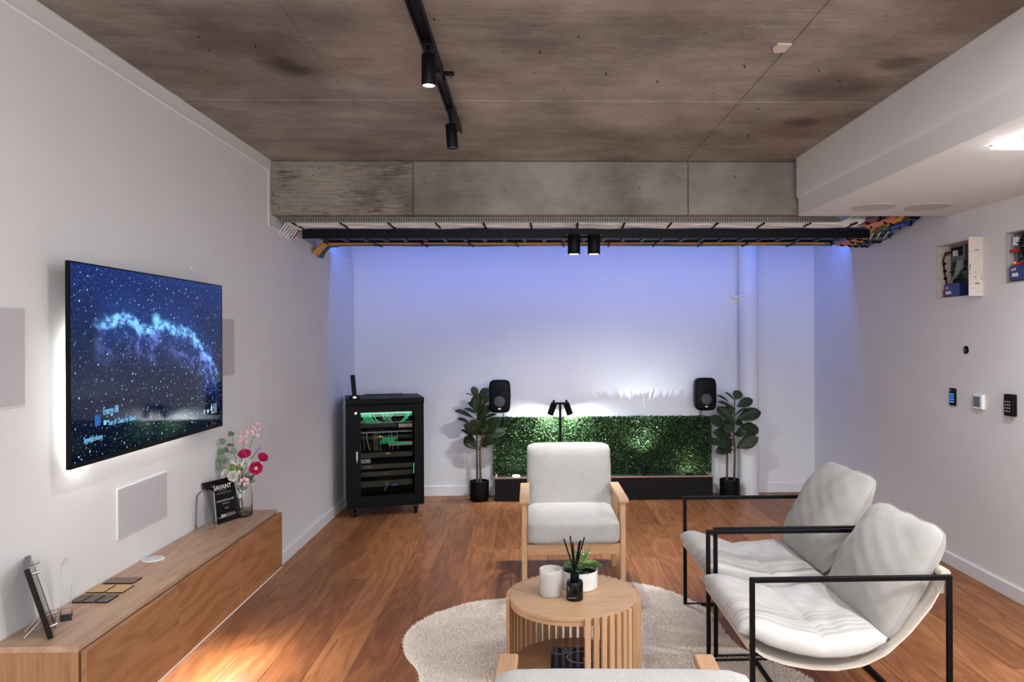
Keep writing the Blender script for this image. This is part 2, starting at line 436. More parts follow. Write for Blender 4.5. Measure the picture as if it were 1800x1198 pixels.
# skirting
def skirt(name, poly, fn, a, b):
    o = MB().prism(poly, fn, a, b).build(name, TRIMW, bevel=.002); tag(o, kind='structure'); return o
sk = [(0, 0), (.014, 0), (.014, .078), (.008, .088), (0, .088)]
skirt('baseboard_left', sk, lambda p, q, a: (XL + p, a, q), YF, YB)
skirt('baseboard_right', sk, lambda p, q, a: (XR - p, a, q), YF, YB)
skb = [(0, 0), (.014, 0), (.014, .092), (.008, .1), (0, .1)]
skirt('baseboard_back', skb, lambda p, q, a: (a, YB - p, q), XL + .014, XR - .014)

# ceiling in cast panels, with a recessed strip between the pours
ce = B(XLW, XR, YF, YB, ZC + .006, ZC + .05).build('ceiling', CEIL); tag(ce, kind='structure')
xs = [(XLW, -.885), (-.8846, 1.072), (1.0742, XR)]
ys = [(YF, 3.62), (3.6225, 3.70), (3.7025, YB)]
for i, (x0, x1) in enumerate(xs):
    for j, (y0, y1) in enumerate(ys):
        dz = .003 if j == 1 else (0 if (i + j) % 2 == 0 else .001)
        B(x0, x1, y0, y1, ZC - .0 + dz, ZC + .012).build('concrete_panel', CEIL, ce, bevel=.002, seg=1)
# small things cast in or left on the ceiling
pat = MB().prism([(1.015, 2.95), (1.075, 2.955), (1.07, 3.035), (1.03, 3.04), (1.01, 3.0)], lambda p, q, a: (p, q, a), ZC - .006, ZC + .001)
pat.build('plaster_patch', plain('old_cream_paint', (.62, .55, .46), .8), ce)
m = MB()
for (x, y) in [(-1.29, 2.92), (-1.31, 3.06), (-1.1, 3.0), (.2, 2.9), (.35, 3.3), (.6, 3.4), (-.35, 2.75), (.05, 3.05), (1.45, 3.38), (.95, 3.2), (1.3, 3.25), (1.2, 3.8), (-.35, 3.35), (1.3, 4.3)]:
    m.cyl((x, y, ZC + .002), (x + .004, y - .004, ZC - random.uniform(.006, .02)), .003, .002, 6)
tag(m.build('tie_wire_stub', DGREY, ce), kind='stuff')
# beam in three cast faces
be = B(XLW, 2.16, YBM + .02, 5.55, ZBM + .004, ZC).build('trim_1', BEAM); tag(be, kind='structure')
bx = [(XLW, -.775, BEAMR), (-.771, 1.083, BEAM), (1.087, 2.16, BEAM)]
for i, (x0, x1, mt) in enumerate(bx):
    B(x0, x1, YBM + (.004 if i == 0 else 0), 5.55, ZBM, ZC - .005).build('concrete_face', mt, be, bevel=.006, seg=2)
# bulkhead on the right
bk = B(XB, XR, YF, YK, ZB, ZC).build('trim_2', WALL); tag(bk, kind='structure')
lip = [(XB + .01, ZC), (XB - .014, ZC), (XB - .014, 2.488), (XB - .010, 2.474), (XB - .002, 2.466), (XB + .01, 2.464)]
MB().prism(lip, lambda p, q, a: (p, a, q), YF, YK).build('plasterboard', WALL, bk, smooth=True, ang=30)
# pipe boxed by the far wall
pi = thing('trim_3', None, None, (2.146, 7.115, 0)); tag(pi, kind='structure')
MB().lathe([(.092, 0), (.092, 2.7)], n=32).build('pipe', WALL, pi, smooth=True)
MB().lathe([(.092, 1.93), (.1, 1.932), (.1, 1.948), (.092, 1.95)], n=32, cap=False).build('pipe_collar', WALL, pi, smooth=True)
B(-.155, -.06, .04, .09, 1.925, 1.945).build('pipe_bracket', WALL, pi, bevel=.002)

# ------------------------------------------------------------------ television
TVM = {}
def tv_screen():
    g = N('night_sky_screen'); co = g.coord(); x = g.n('SeparateXYZ'); g.l(co, x.inputs[0])
    u = g.math('DIVIDE', x.outputs[1], 1.2827); v = g.math('DIVIDE', x.outputs[2], .7357)
    col = g.ramp(v, [(0, (.0, .001, .007)), (.3, (.002, .005, .022)), (.62, (.001, .009, .044)), (1, (.0, .014, .10))])
    flat = g.n('CombineXYZ'); g.l(x.outputs[1], flat.inputs[0]); g.l(x.outputs[2], flat.inputs[1]); P = flat.outputs[0]
    # nebula ridge
    fc = g.n('FloatCurve'); cv = fc.mapping.curves[0]
    pts = [(0, .66), (.15, .709), (.215, .724), (.278, .727), (.344, .692), (.396, .668), (.45, .69), (.489, .708), (.569, .693), (.675, .666), (.767, .603), (.848, .518), (.915, .44), (1, .2)]
    while len(cv.points) < len(pts): cv.points.new(.5, .5)
    for q, (a, b) in zip(cv.points, pts): q.location = (a, b)
    fc.mapping.update(); g.l(u, fc.inputs['Value'])
    warp = g.math('MULTIPLY', g.math('SUBTRACT', g.noise(P, 6, 4, .6), .5), .10)
    warp = g.math('ADD', warp, g.math('MULTIPLY', g.math('SUBTRACT', g.noise(P, 24, 6, .7), .5), .07))
    d = g.math('ADD', g.math('SUBTRACT', v, fc.outputs[0]), warp)
    cloud = g.noise(P, 8, 10, .72, .6)
    fil = g.noise(g.mapping(P, (1, 1.6, 1), rot=(0, 0, .5)), 22, 10, .74, .5)
    ends = g.math('MULTIPLY', g.smooth(u, .09, .2), g.smooth(u, .99, .86))
    ridge = g.math('MULTIPLY', g.smooth(g.math('ABSOLUTE', d), .045, .0), ends)
    ridge = g.math('MULTIPLY', ridge, g.smooth(fil, .40, .62, .1, 1.4))
    below = g.math('MULTIPLY', g.math('MULTIPLY', g.smooth(d, -.26, -.02), g.smooth(d, .03, -.02)), ends)
    below = g.math('MULTIPLY', below, g.smooth(g.math('ADD', g.math('MULTIPLY', cloud, .6), g.math('MULTIPLY', fil, .4)), .46, .62))
    halo = g.math('MULTIPLY', g.math('MULTIPLY', g.smooth(g.math('ABSOLUTE', d), .24, 0), ends), .6)
    col = g.mix(halo, col, (.004, .035, .18))
    col = g.mix(below, col, (.17, .24, .74))
    col = g.mix(g.math('MULTIPLY', ridge, 1.0, clamp=True), col, (.20, .58, 1.15))
    # tail on the right and the knot in the middle
    tl = g.math('MULTIPLY', g.smooth(g.math('ABSOLUTE', g.math('SUBTRACT', g.math('ADD', u, warp), .85)), .09, .0), g.math('MULTIPLY', g.smooth(v, .2, .35), g.smooth(v, .6, .5)))
    col = g.mix(g.math('MULTIPLY', tl, g.smooth(fil, .45, .7)), col, (.14, .22, .75))
    kx = g.math('DIVIDE', g.math('SUBTRACT', u, .47), .035); ky = g.math('DIVIDE', g.math('SUBTRACT', v, .735), .05)
    kd = g.math('SQRT', g.math('ADD', g.math('MULTIPLY', kx, kx), g.math('MULTIPLY', ky, ky)))
    col = g.mix(g.math('MULTIPLY', g.smooth(g.math('ADD', kd, warp), 1.1, .1), .75), col, (.25, .75, 1))
    # stars
    for sc, th, k in ((30, .12, 1.0), (62, .16, .5), (17, .085, 1.4)):
        vo = g.n('TexVoronoi', feature='F1', voronoi_dimensions='2D'); g.l(P, vo.inputs['Vector']); vo.inputs['Scale'].default_value = sc
        sp = g.n('SeparateColor'); g.l(vo.outputs['Color'], sp.inputs[0])
        br = g.math('MULTIPLY', g.math('POWER', sp.outputs[0], 3.5), k)
        st = g.math('MULTIPLY', g.smooth(vo.outputs['Distance'], th, th * .25), br)
        col = g.mix(g.math('MINIMUM', st, 1), col, (.45, .72, 1.0))
    g.set((.002, .002, .003), .05, 0, .15, Emission_Color=col, Emission_Strength=1.35)
    return g.m
tv = thing('television', 'large wall mounted television showing a starry nebula, lit from behind', 'television', (-1.6117, 2.6246, 1.0902))
W_, H_ = 1.2827, .7357
B(-.0015, 0, .006, W_ - .005, .018, H_ - .005).build('screen', tv_screen(), tv)
bz = MB(); bz.box(-.014, .001, 0, .006, 0, H_); bz.box(-.014, .001, W_ - .005, W_, 0, H_); bz.box(-.014, .001, .006, W_ - .005, 0, .018); bz.box(-.014, .001, .006, W_ - .005, H_ - .005, H_)
bz.build('bezel', BLACKP, tv)
B(-.014, -.0015, .003, W_ - .003, .003, H_ - .003).build('back_panel', BLACKP, tv); B(-.034, -.014, .16, W_ - .16, .10, H_ - .12).build('rear_housing', BLACKP, tv, bevel=.004)
B(-.0883, -.034, .45, .83, .2, .5).build('wall_mount', BLACKM, tv)
LEDW = emit('white_led', (1, .97, .93), 4)
m = MB(); m.box(-.050, -.034, .178, .19, .11, .50); m.box(-.050, -.034, .30, W_ - .25, .104, .116)
m.build('led_strip', LEDW, tv)
area('television_glow_side', (-1.664, 2.6246 + .184, 1.335), (-1, 0, 0), .46, .012, 4.2, (1, .97, .93), xaxis=(0, 0, 1))
area('television_glow_bottom', (-1.668, 2.6246 + .66, 1.0902 + .085), (-1, 0, 0), .74, .012, 4.0, (1, .97, .93), xaxis=(0, 1, 0))
TXT = emit('screen_text_blue', (.22, .60, 1), 1.0)
TXTW = emit('screen_text_pale', (.55, .80, 1), 1.0)
sx_ = -1.6117 + .0012
def tvp(y, z): return (sx_, 2.6246 + y, 1.0902 + z)
text('Energy 98', .042, tvp(.20, .172), (0, 1, 0), (0, 0, 1), TXT, tv, sx=.62)
text('Your #1 Choice For Dance!', .031, tvp(.232, .128), (0, 1, 0), (0, 0, 1), TXT, tv, sx=.56)
text('SpeedyEconomy', .030, tvp(.078, .083), (0, 1, 0), (0, 0, 1), TXT, tv, sx=.6)
text('4:11', .072, tvp(1.135, .078), (0, 1, 0), (0, 0, 1), TXTW, tv, sx=.62)
text('97°', .03, tvp(1.055, .083), (0, 1, 0), (0, 0, 1), TXTW, tv, sx=.6)
B(.0, .0012, .148, .182, .135, .175).build('station_icon', emit('icon_blue', (.01, .14, .6), .8), tv)
B(.0, .0012, .205, .222, .133, .150).build('station_badge', TXT, tv)
MB().lathe([(.009, 0), (.009, .0012)], (0, 1.108, .095), 12, axis='X').build('weather_icon', TXTW, tv)

# flush speaker panels on the left wall
def wall_speaker(label, y0, y1, z0, z1):
    t = thing('wall_speaker', label, 'speaker', (XL, y0, z0), 0, 'flush wall speakers around the television')
    w_, h_ = y1 - y0, z1 - z0
    B(0, .007, 0, w_, 0, h_).build('frame', TRIMW, t, bevel=.005, seg=3)
    B(.007, .0085, .006, w_ - .006, .006, h_ - .006).build('grille', GRILLE, t, bevel=.0007)
wall_speaker('tall flush speaker panel on the left wall, cut off by the photo edge', 2.28, 2.522, 1.324, 1.657)
wall_speaker('flush speaker panel half hidden behind the far edge of the television', 4.03, 4.276, 1.334, 1.664)
wall_speaker('wide flush speaker panel below the television above the cabinet', 3.066, 3.482, .718, .933)
MB().lathe([(.006, 0), (.004, .012)], (XL, 3.75, 1.9), 10, axis='X').build('sensor_stud', WHITEP, wl)

# ------------------------------------------------------------------ floating cabinet
CY0, CY1, CZ0, CZ1, CX = 2.355, 4.185, .268, .583, -1.397
XL += .002
cb = thing('media_cabinet', 'long floating oak cabinet on the left wall under the television', 'cabinet', (XL, CY0, CZ0))
B(XL, CX - .027, CY0, CY1, CZ1 - .02, CZ1).build('top', OAK_LIT, cb, world=True, bevel=.0015)
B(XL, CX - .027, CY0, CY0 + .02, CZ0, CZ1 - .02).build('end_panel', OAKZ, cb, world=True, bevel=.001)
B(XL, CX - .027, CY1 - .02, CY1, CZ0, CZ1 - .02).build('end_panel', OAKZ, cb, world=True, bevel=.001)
B(XL, CX - .018, CY0 + .02, CY1 - .02, CZ0, CZ0 + .02).build('bottom_panel', OAK, cb, world=True)
B(XL, XL + .012, CY0 + .02, CY1 - .02, CZ0 + .02, CZ1 - .02).build('back_panel', OAK, cb, world=True)
B(CX - .034, CX - .028, CY0 + .02, CY1 - .02, CZ0 + .02, CZ1 - .021).build('shadow_gap', plain('dark_oak_gap', (.10, .05, .02), .7), cb, world=True)
for a, b in ((CY0, 2.969), (2.972, 3.5825), (3.5875, CY1)):
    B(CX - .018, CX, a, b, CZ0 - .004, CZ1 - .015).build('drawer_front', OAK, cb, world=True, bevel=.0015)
B(CX - .016, CX - .001, CY0, CY1, CZ0 - .012, CZ0 - .004).build('edge_strip', WHITEP, cb, world=True)
B(CX - .10, CX - .06, CY0 + .5, CY1 - .35, CZ0 - .008, CZ0).build('led_strip', emit('warm_led', (1, .8, .6), 1), cb, world=True)
area('cabinet_glow', (CX - .05, 3.2, CZ0 - .014), (.5, 0, -1), .95, .09, 15, (1, .96, .93), xaxis=(0, 1, 0))
ZT = CZ1; XL -= .002
# things on the cabinet
SWB = plain('bronze_swatch', (.20, .125, .085), .35, .6); SWG = plain('gold_swatch', (.62, .40, .15), .35, .5); SWD = plain('charcoal_swatch', (.095, .08, .07), .4, .5)
def swatch(label, x0, x1, y0, y1, mt):
    t = thing('finish_swatch', label, 'swatch', ((x0 + x1) / 2, (y0 + y1) / 2, ZT), 0, 'metal finish swatches on the cabinet')
    w_, h_ = (x1 - x0) / 2, (y1 - y0) / 2
    B(-w_, w_, -h_, h_, 0, .0035).build('backing', BLACKP, t); B(-w_, w_, -h_, h_, .0035, .005).build('face', mt, t, bevel=.0004)
swatch('wide bronze swatch, farthest of the metal swatches on the oak cabinet', -1.682, -1.566, 2.944, 3.012, SWB)
swatch('gold square swatch nearest the wall on the oak cabinet', -1.688, -1.622, 2.842, 2.926, SWG)
swatch('gold square swatch on the drawer side of the other gold one', -1.614, -1.549, 2.838, 2.920, SWG)
swatch('small brown swatch nearest the wall in the front row of three', -1.686, -1.646, 2.738, 2.816, plain('brown_swatch', (.13, .085, .06), .4, .5))
swatch('small grey brown swatch in the middle of the front row of three', -1.640, -1.599, 2.737, 2.814, plain('taupe_swatch', (.12, .10, .085), .4, .5))
swatch('small charcoal swatch on the drawer side of the front row of three', -1.592, -1.548, 2.735, 2.812, SWD)
t = thing('charging_disc', 'flat white round charging disc set on the oak cabinet top', 'charger', (-1.650, 3.268, ZT))
MB().lathe([(.045, 0), (.045, .003), (.042, .004)], n=32).build('ring', WHITEP, t, smooth=True)
MB().lathe([(.037, .004), (.037, .0046)], n=32).build('pad', plain('pale_grey_pad', (.62, .64, .68), .5), t)

def award(name, label, cat, base, ex, width, height, lean, front, stand, notch=True):
    ex = Vector(ex).normalized(); n = ex.cross(Vector((0, 0, 1)))
    up = (Vector((0, 0, 1)) * math.cos(lean) - n * math.sin(lean)); nn = ex.cross(up)
    M = Matrix(((ex.x, up.x, nn.x, base[0]), (ex.y, up.y, nn.y, base[1]), (ex.z, up.z, nn.z, base[2]), (0, 0, 0, 1)))
    t = bpy.data.objects.new(name, None); C.objects.link(t); t.matrix_world = M; MW[t.name] = M; tag(t, label, cat)
    w_ = width / 2; th = .016
    if notch: poly = [(-w_ + .012, 0), (w_, 0), (w_ - .002, height * .3), (w_ - .01, height), (-w_ - .012, height), (-w_ - .012, height * .86), (-w_ + .008, height * .83)]
    else: poly = [(-w_, 0), (w_, 0), (w_, height), (-w_, height)]
    MB().prism(poly, lambda p, q, a: (p, q, a), -th, 0).build('board', BLACKG, t, bevel=.0012)
    MB().box(-w_ + .02, w_ - .012, .018, height - .016, .010, .012).build('clear_plate', PLATE, t)
    for a in (-w_ + .03, w_ - .022):
        for b in (.03, height - .028):
            MB().cyl((a, b, 0), (a, b, .02), .0045, None, 12).build('standoff', SILVER, t, smooth=True)
    return t, ex, up, nn
ab = Vector((-1.588, 3.920, ZT + .003))
t, ex, up, nn = award('award_plaque', 'black award plaque with white lettering leaning beside the flower vase', 'plaque', ab, (.375, .927, 0), .195, .225, R(14), 1, 0)
def ap(p, q): return ab + ex * p + up * q + nn * .0006
PW = plain('white_print', (.75, .75, .76), .5); PG = plain('grey_print', (.42, .42, .44), .5)
text('SAVANT', .032, ap(.004, .172), ex, up, PW, t, 'CENTER', sx=1.0, bold=.0009)
B(-.03, .03, .164, .1652, .0, .0008).build('rule', PG, t)
text('I N T E G R A T O R S', .0105, ap(.006, .148), ex, up, PG, t, 'CENTER')
text('Residential Essential', .0145, ap(.006, .108), ex, up, PG, t, 'CENTER', bold=.0003)
text('Industries', .0125, ap(.006, .092), ex, up, PG, t, 'CENTER')
text('2021', .013, ap(.006, .066), ex, up, PG, t, 'CENTER')
text('av', .034, ap(-.012, .026), ex, up, PW, t, 'RIGHT', bold=.0012)
text('ation', .034, ap(-.012, .026), ex, up, PG, t, 'LEFT')
MB().tube([(0, .09, -.016), (.0, .0, -.07), (.05, .0, -.07), (.05, .09, -.016)], .002, 6).build('stand', DGREY, t)
# leaning black award near the front, seen edge on
t, *_ = award('edge_on_plaque', 'black award plaque seen edge on at the near end of the cabinet', 'plaque', Vector((-1.588, 2.494, ZT + .003)), (-.54, .84, 0), .18, .243, R(15), 1, 0, False)
MB().tube([(-.03, .055, -.016), (-.03, .012, -.085), (.03, .012, -.085), (.03, .055, -.016)], .0022, 6).build('stand', SILVER, t)
def slab(label, base, ex, prof, th):
    ex = Vector(ex).normalized(); n = ex.cross(Vector((0, 0, 1)))
    t = thing('glass_trophy', label, 'trophy', base, 0, 'clear glass trophies on the cabinet')
    o = MB().prism(prof, lambda p, q, a: tuple(ex * p + Vector((0, 0, q)) + n * a), -th / 2, th / 2).build('body', ACRYL, t, bevel=.004)
    return t
slab('clear glass trophy with a sloped rounded top, left of the lettered plaque', (-1.637, 3.765, ZT), (.55, .83, 0), [(-.055, 0), (.055, 0), (.055, .02), (.042, .18), (.02, .196), (-.03, .196), (-.05, .18), (-.056, .05)], .022)
t = thing('glass_trophy', 'tall pointed clear trophy behind the plaque seen edge on', 'trophy', (-1.612, 2.60, ZT), math.atan2(.84, -.54), 'clear glass trophies on the cabinet')
MB().loft([[Vector((x * a, y * b_, z)) for x, y in ((-1, -1), (1, -1), (1, 1), (-1, 1))] for a, b_, z in ((.045, .019, 0), (.045, .019, .018), (.040, .014, .022), (.036, .017, .12), (.026, .012, .18), (.004, .003, .207))]).build('body', ACRYL, t, bevel=.002)

# vase with flowers
VX, VY = -1.575, 4.05
va = thing('glass_vase', 'clear glass bottle vase with green stems on the far cabinet end', 'vase', (VX, VY, ZT))
MB().lathe([(.001, .0), (.055, 0), (.0615, .008), (.0615, .115), (.055, .145), (.043, .17), (.040, .20), (.044, .222), (.0415, .222), (.0375, .20), (.0405, .17), (.0525, .143), (.059, .115), (.059, .012), (.05, .006), (.001, .005)], n=40, cap=False).build('body', GLASS, va, smooth=True, ang=60)
fb = thing('flower_bouquet', 'mixed bouquet of pink and white flowers in the glass vase', 'flowers', (VX, VY, ZT + .01))
STEM = plain('stem_green', (.09, .16, .045), .6); EUC = leafy('eucalyptus_green', (.085, .14, .09), (.17, .24, .15), .55)
DUST = leafy('dusty_leaf', (.42, .46, .42), (.62, .64, .62), .7); SPRIG = leafy('fresh_green', (.08, .18, .03), (.2, .32, .07), .5)
PINK = plain('pink_petals', (.70, .035, .20), .5, var=.35, scale=60); PALEP = plain('pale_pink_petals', (.72, .45, .50), .5, var=.2, scale=60)
WHF = plain('cream_petals', (.90, .88, .80), .5, var=.12, scale=60); LAV = plain('lavender_petals', (.42, .38, .66), .5, var=.25, scale=60); CORE = plain('flower_core', (.75, .45, .30), .6)
neck = Vector((VX, VY, ZT + .2))
def stem(p, r=.0022):
    p = Vector(p); b = Vector((VX + (p.x - VX) * -.25 + random.uniform(-.012, .012), VY + random.uniform(-.02, .02), ZT + .012)); q = neck + (p - neck) * .15
    MB().tube([b, (b + q) / 2, q, (q + p) / 2 + Vector((0, 0, .01)), p], r, 6).build('stem', STEM, fb, world=True, smooth=True)
def petal_ball(p, r, mt, facing, layers=5, core=None):
    fz = Vector(facing).normalized(); ux = fz.orthogonal().normalized(); uy = fz.cross(ux); p = Vector(p); m = MB()
    for k in range(layers):
        a = k / (layers - 1); rad = r * (1 - .78 * a); npet = 7 - k if k < 4 else 4
        for j in range(max(3, npet)):
            th = 2 * PI * j / max(3, npet) + k * .5
            def fn(i, jj, th=th, rad=rad, a=a):
                ang = th + (i - .5) * 1.25; e = math.sin(PI * min(1, max(0, i))) ** .5
                rr = rad * (.15 + .85 * math.sin(jj * PI / 2 * .98)) * (.8 + .2 * e); h = -r * .35 + jj * jj * r * (.35 + .75 * a) * (.75 + .25 * e)
                return p + (ux * math.cos(ang) + uy * math.sin(ang)) * rr + fz * h
            m.grid(fn, 4, 4)
    m.build('flower_head', mt, fb, world=True, smooth=True, ang=0)
    if core: MB().ball(p + fz * r * .25, r * .32).build('flower_core', core, fb, world=True, smooth=True)
CAMD = Vector((1.5, -4, .4)).normalized()
for (x, y, z), r, mt, fc, co in [((-1.546, 4.03, .925), .036, PINK, (.1, -.55, .9), None), ((-1.452, 4.05, .902), .03, PINK, (.6, -.5, .6), None), ((-1.470, 3.99, .851), .037, PINK, (.45, -1, .12), CORE),
                                 ((-1.642, 4.02, .815), .029, WHF, (-.1, -1, .35), None), ((-1.588, 3.98, .812), .03, WHF, (.1, -1, .1), None), ((-1.612, 4.04, .876), .02, WHF, (-.2, -.4, .9), None)]:
    stem((x, y, z - r * .4)); petal_ball((x, y, z), r, mt, fc, 6, co)
# lavender burst and pale sprays
m = MB(); p0 = Vector((-1.488, 4.06, .935)); stem(p0)
for k in range(26):
    d = Vector((random.gauss(0, 1), random.gauss(0, .7), abs(random.gauss(.5, .6)))).normalized(); m.cyl(p0, p0 + d * random.uniform(.02, .036), .0035, .001, 5)
m.build('lavender_flower', LAV, fb, world=True)
for p1, n_ in (((-1.50, 4.07, 1.06), 10), ((-1.565, 4.07, 1.01), 7), ((-1.525, 3.96, .81), 7)):
    p1 = Vector(p1); stem(p1 - Vector((0, 0, .02)), .0015); m = MB()
    for k in range(n_):
        c = p1 + Vector((random.uniform(-.022, .022), random.uniform(-.015, .015), random.uniform(-.045, .03))); m.ball(c, random.uniform(.006, .011), .006, .012, 7, 5)
    tag(m.build('pink_spray', PALEP, fb, world=True, smooth=True), kind='stuff')
def leaf_mesh(L, W, cup=.12, bend=.15, n=6, obov=.6, pw_=.66):
    def fn(i, j):
        x = (i - .5) * 2; t_ = j
        wd = (math.sin(PI * t_ ** obov) ** pw_ if 0 < t_ < 1 else 0) * W / 2
        return Vector((x * wd, t_ * L, abs(x) * wd * cup * 2 - bend * L * t_ * t_))
    return MB().grid(fn, 4, n)
def orient(p, tip, nrm):
    y = (Vector(tip) - Vector(p)).normalized(); z = Vector(nrm); z = (z - y * z.dot(y)).normalized(); x = y.cross(z)
    return Matrix(((x.x, y.x, z.x, p[0]), (x.y, y.y, z.y, p[1]), (x.z, y.z, z.z, p[2]), (0, 0, 0, 1)))
eu = [(-1.615, .93, -1.625, 1.065), (-1.62, .96, -1.66, .99), (-1.62, .94, -1.625, .975), (-1.63, .90, -1.675, .935), (-1.63, .88, -1.695, .875), (-1.62, .87, -1.69, .845), (-1.60, .90, -1.60, .935), (-1.62, .88, -1.665, .905), (-1.61, .86, -1.645, .885), (-1.62, .93, -1.65, .945)]
Mi = MW[fb.name].inverted()
MB().tube([(-1.58, 4.05, .80), (-1.61, 4.06, .92), (-1.622, 4.06, 1.03)], .0018, 5).build('stem', STEM, fb, world=True)
MB().tube([(-1.58, 4.05, .80), (-1.64, 4.05, .87), (-1.685, 4.05, .90)], .0018, 5).build('stem', STEM, fb, world=True)
el = leaf_mesh(.042, .036, .1, .1).build('eucalyptus_leaf', EUC, fb, smooth=True, ang=0)
for k, (a, b, c, d) in enumerate(eu):
    M = Mi @ orient((c + (a - c) * .35, 4.04 + random.uniform(-.03, .03), d + (b - d) * .35), (c, 4.02 + random.uniform(-.03, .03), d), CAMD + Vector((random.uniform(-.4, .4), 0, random.uniform(0, .5))))
    if k == 0: el.matrix_basis = M
    else: inst(el, fb, M)
for mt, nm, n_, cx, cz, L, W in ((DUST, 'dusty_leaf', 16, -1.535, .87, .05, .014), (SPRIG, 'green_leaf', 16, -1.585, .845, .04, .013), (EUC, 'green_leaf', 12, -1.53, .79, .04, .016), (EUC, 'green_leaf', 5, -1.545, .74, .03, .014)):
    lf = None
    for k in range(n_):
        p = (cx + random.gauss(0, .018), VY - .02 + random.gauss(0, .02), cz + random.gauss(-.012, .015)); a = random.uniform(-1.2, 1.2)
        M = Mi @ orient(p, (p[0] + math.sin(a) * .04, p[1] + random.uniform(-.03, .02), p[2] + math.cos(a) * .04), CAMD + Vector((random.uniform(-.6, .6), 0, random.uniform(-.2, .6))))
        if lf is None: lf = leaf_mesh(L, W, .1, .2).build(nm, mt, fb, smooth=True, ang=0); lf.matrix_basis = M
        else: inst(lf, fb, M)

# ------------------------------------------------------------------ armchairs
def rbox(x0, x1, y0, y1, z0, z1, rad, n=6, bulge=.0):
    """soft upholstered block"""
    m = MB(); cx, cy, cz = (x0 + x1) / 2, (y0 + y1) / 2, (z0 + z1) / 2; h = Vector(((x1 - x0) / 2, (y1 - y0) / 2, (z1 - z0) / 2))
    bm = bmesh.new(); bmesh.ops.create_cube(bm, size=2); bmesh.ops.subdivide_edges(bm, edges=bm.edges, cuts=11, use_grid_fill=True)
    out = []
    for v in bm.verts:
        p = Vector(v.co)
        q = Vector([max(-1, min(1, c)) * hh for c, hh in zip(p, h)])
        inner = Vector([max(-(hh - rad), min(hh - rad, c)) for c, hh in zip(q, h)])
        # remap faces evenly so that rounding has enough vertices
        d = q - inner
        if d.length > 1e-9: q = inner + d.normalized() * rad
        b = bulge * (1 - abs(p.x) ** 4) * (1 - abs(p.z) ** 4) if abs(p.y) > .99 else bulge * (1 - abs(p.x) ** 4) * (1 - abs(p.y) ** 4) if abs(p.z) > .99 else 0
        if abs(p.y) > .99: q.y += math.copysign(b, p.y)
        elif abs(p.z) > .99: q.z += math.copysign(b, p.z)
        out.append(q + Vector((cx, cy, cz)))
    m.add(out, [[v.index for v in fc.verts] for fc in bm.faces]); bm.free(); return m
def shear_y(m, k, z0):
    m.v = [(x, y + (z - z0) * k, z) for x, y, z in m.v]; return m
def armchair(label, loc, rz):
    t = thing('armchair', label, 'armchair', loc, rz, 'beech framed boucle armchairs')
    rbox(-.281, .281, -.30, .24, .298, .440, .036, bulge=.012).build('seat_cushion', BOUCLE, t, smooth=True, ang=0)
    shear_y(rbox(-.285, .285, .165, .295, .38, .81, .033, bulge=.008), .30, .38).build('back_cushion', BOUCLE, t, smooth=True, ang=0)
    for s in (-1, 1):
        B(s * .283 if s > 0 else -.315, .315 if s > 0 else -.283, -.265, -.222, 0, .549).build('leg', BEECH, t, bevel=.004)
        m = MB(); m.prism([(.225, 0), (.262, 0), (.232, .549), (.192, .549)], lambda p, q, a: (a, p, q), s * .283, s * .315); m.build('leg', BEECH, t, bevel=.004)
        o = MB().prism([(-.305, .0), (-.315, .006), (-.315, .024), (-.305, .03), (.19, .03), (.21, .024), (.21, .006), (.2, .0)], lambda p, q, a: (a, p, .548 + q), s * .268, s * .328)
        o.build('armrest', BEECHY, t, bevel=.006, seg=3)
        B(s * .283 if s > 0 else -.309, .309 if s > 0 else -.283, -.222, .235, .235, .29).build('side_rail', BEECHY, t, bevel=.003)
        B(s * .29 if s > 0 else -.307, .307 if s > 0 else -.29, .08, .10, .29, .549).build('arm_post', BEECH, t, bevel=.003)
    B(-.283, .283, -.258, -.232, .228, .294).build('front_rail', BEECHX, t, bevel=.003)
    B(-.283, .283, .205, .235, .228, .28).build('back_rail', BEECHX, t, bevel=.003)
    m = MB()
    for k in range(6): m.box(-.25, .25, -.2 + k * .075, -.16 + k * .075, .282, .296)
    m.build('slat_base', BEECHX, t)
    return t
ac = armchair('ivory boucle armchair with beech arms facing the camera before the hedge', (.266, 4.70, 0), 0)
dup(ac, (.216, 1.938, 0), R(177.3), 'ivory boucle armchair seen from behind at the bottom edge, only its back top showing')

# ------------------------------------------------------------------ coffee table
TZ0 = .024
ct = thing('coffee_table', 'round beech coffee table with a drum of vertical slats on the rug', 'table', (.193, 3.28, TZ0))
TH = .40 - TZ0
MB().lathe([(.001, TH - .018), (.281, TH - .018), (.285, TH - .015), (.285, TH - .002), (.283, TH), (.001, TH)], n=96).build('tabletop', BEECHX, ct, smooth=True)
MB().lathe([(.001, .048), (.284, .048), (.284, .064), (.001, .064)], n=96).build('shelf', BEECHX, ct, smooth=True)
MB().lathe([(.262, TH - .036), (.282, TH - .036), (.282, TH - .018), (.262, TH - .018), (.262, TH - .036)], n=96, cap=False).build('support_ring', BEECHX, ct, smooth=True)
sl0 = B(.285, .300, -.0118, .0118, 0, TH).build('slat', BEECH, ct, bevel=.0015)
for k in range(39):
    M = Matrix.Rotation(R(-82 + 7 * k), 4, 'Z')
    if k == 0: sl0.matrix_basis = M
    else: inst(sl0, ct, M)
ZT2 = .40
cn = thing('candle', 'thick white candle in a frosted glass on the coffee table', 'candle', (.092, 3.272, ZT2))
MB().lathe([(.046, .008), (.0475, .012), (.0475, .098), (.001, .098)], n=40).build('wax', plain('ivory_wax', (.82, .77, .70), .5), cn, smooth=True)
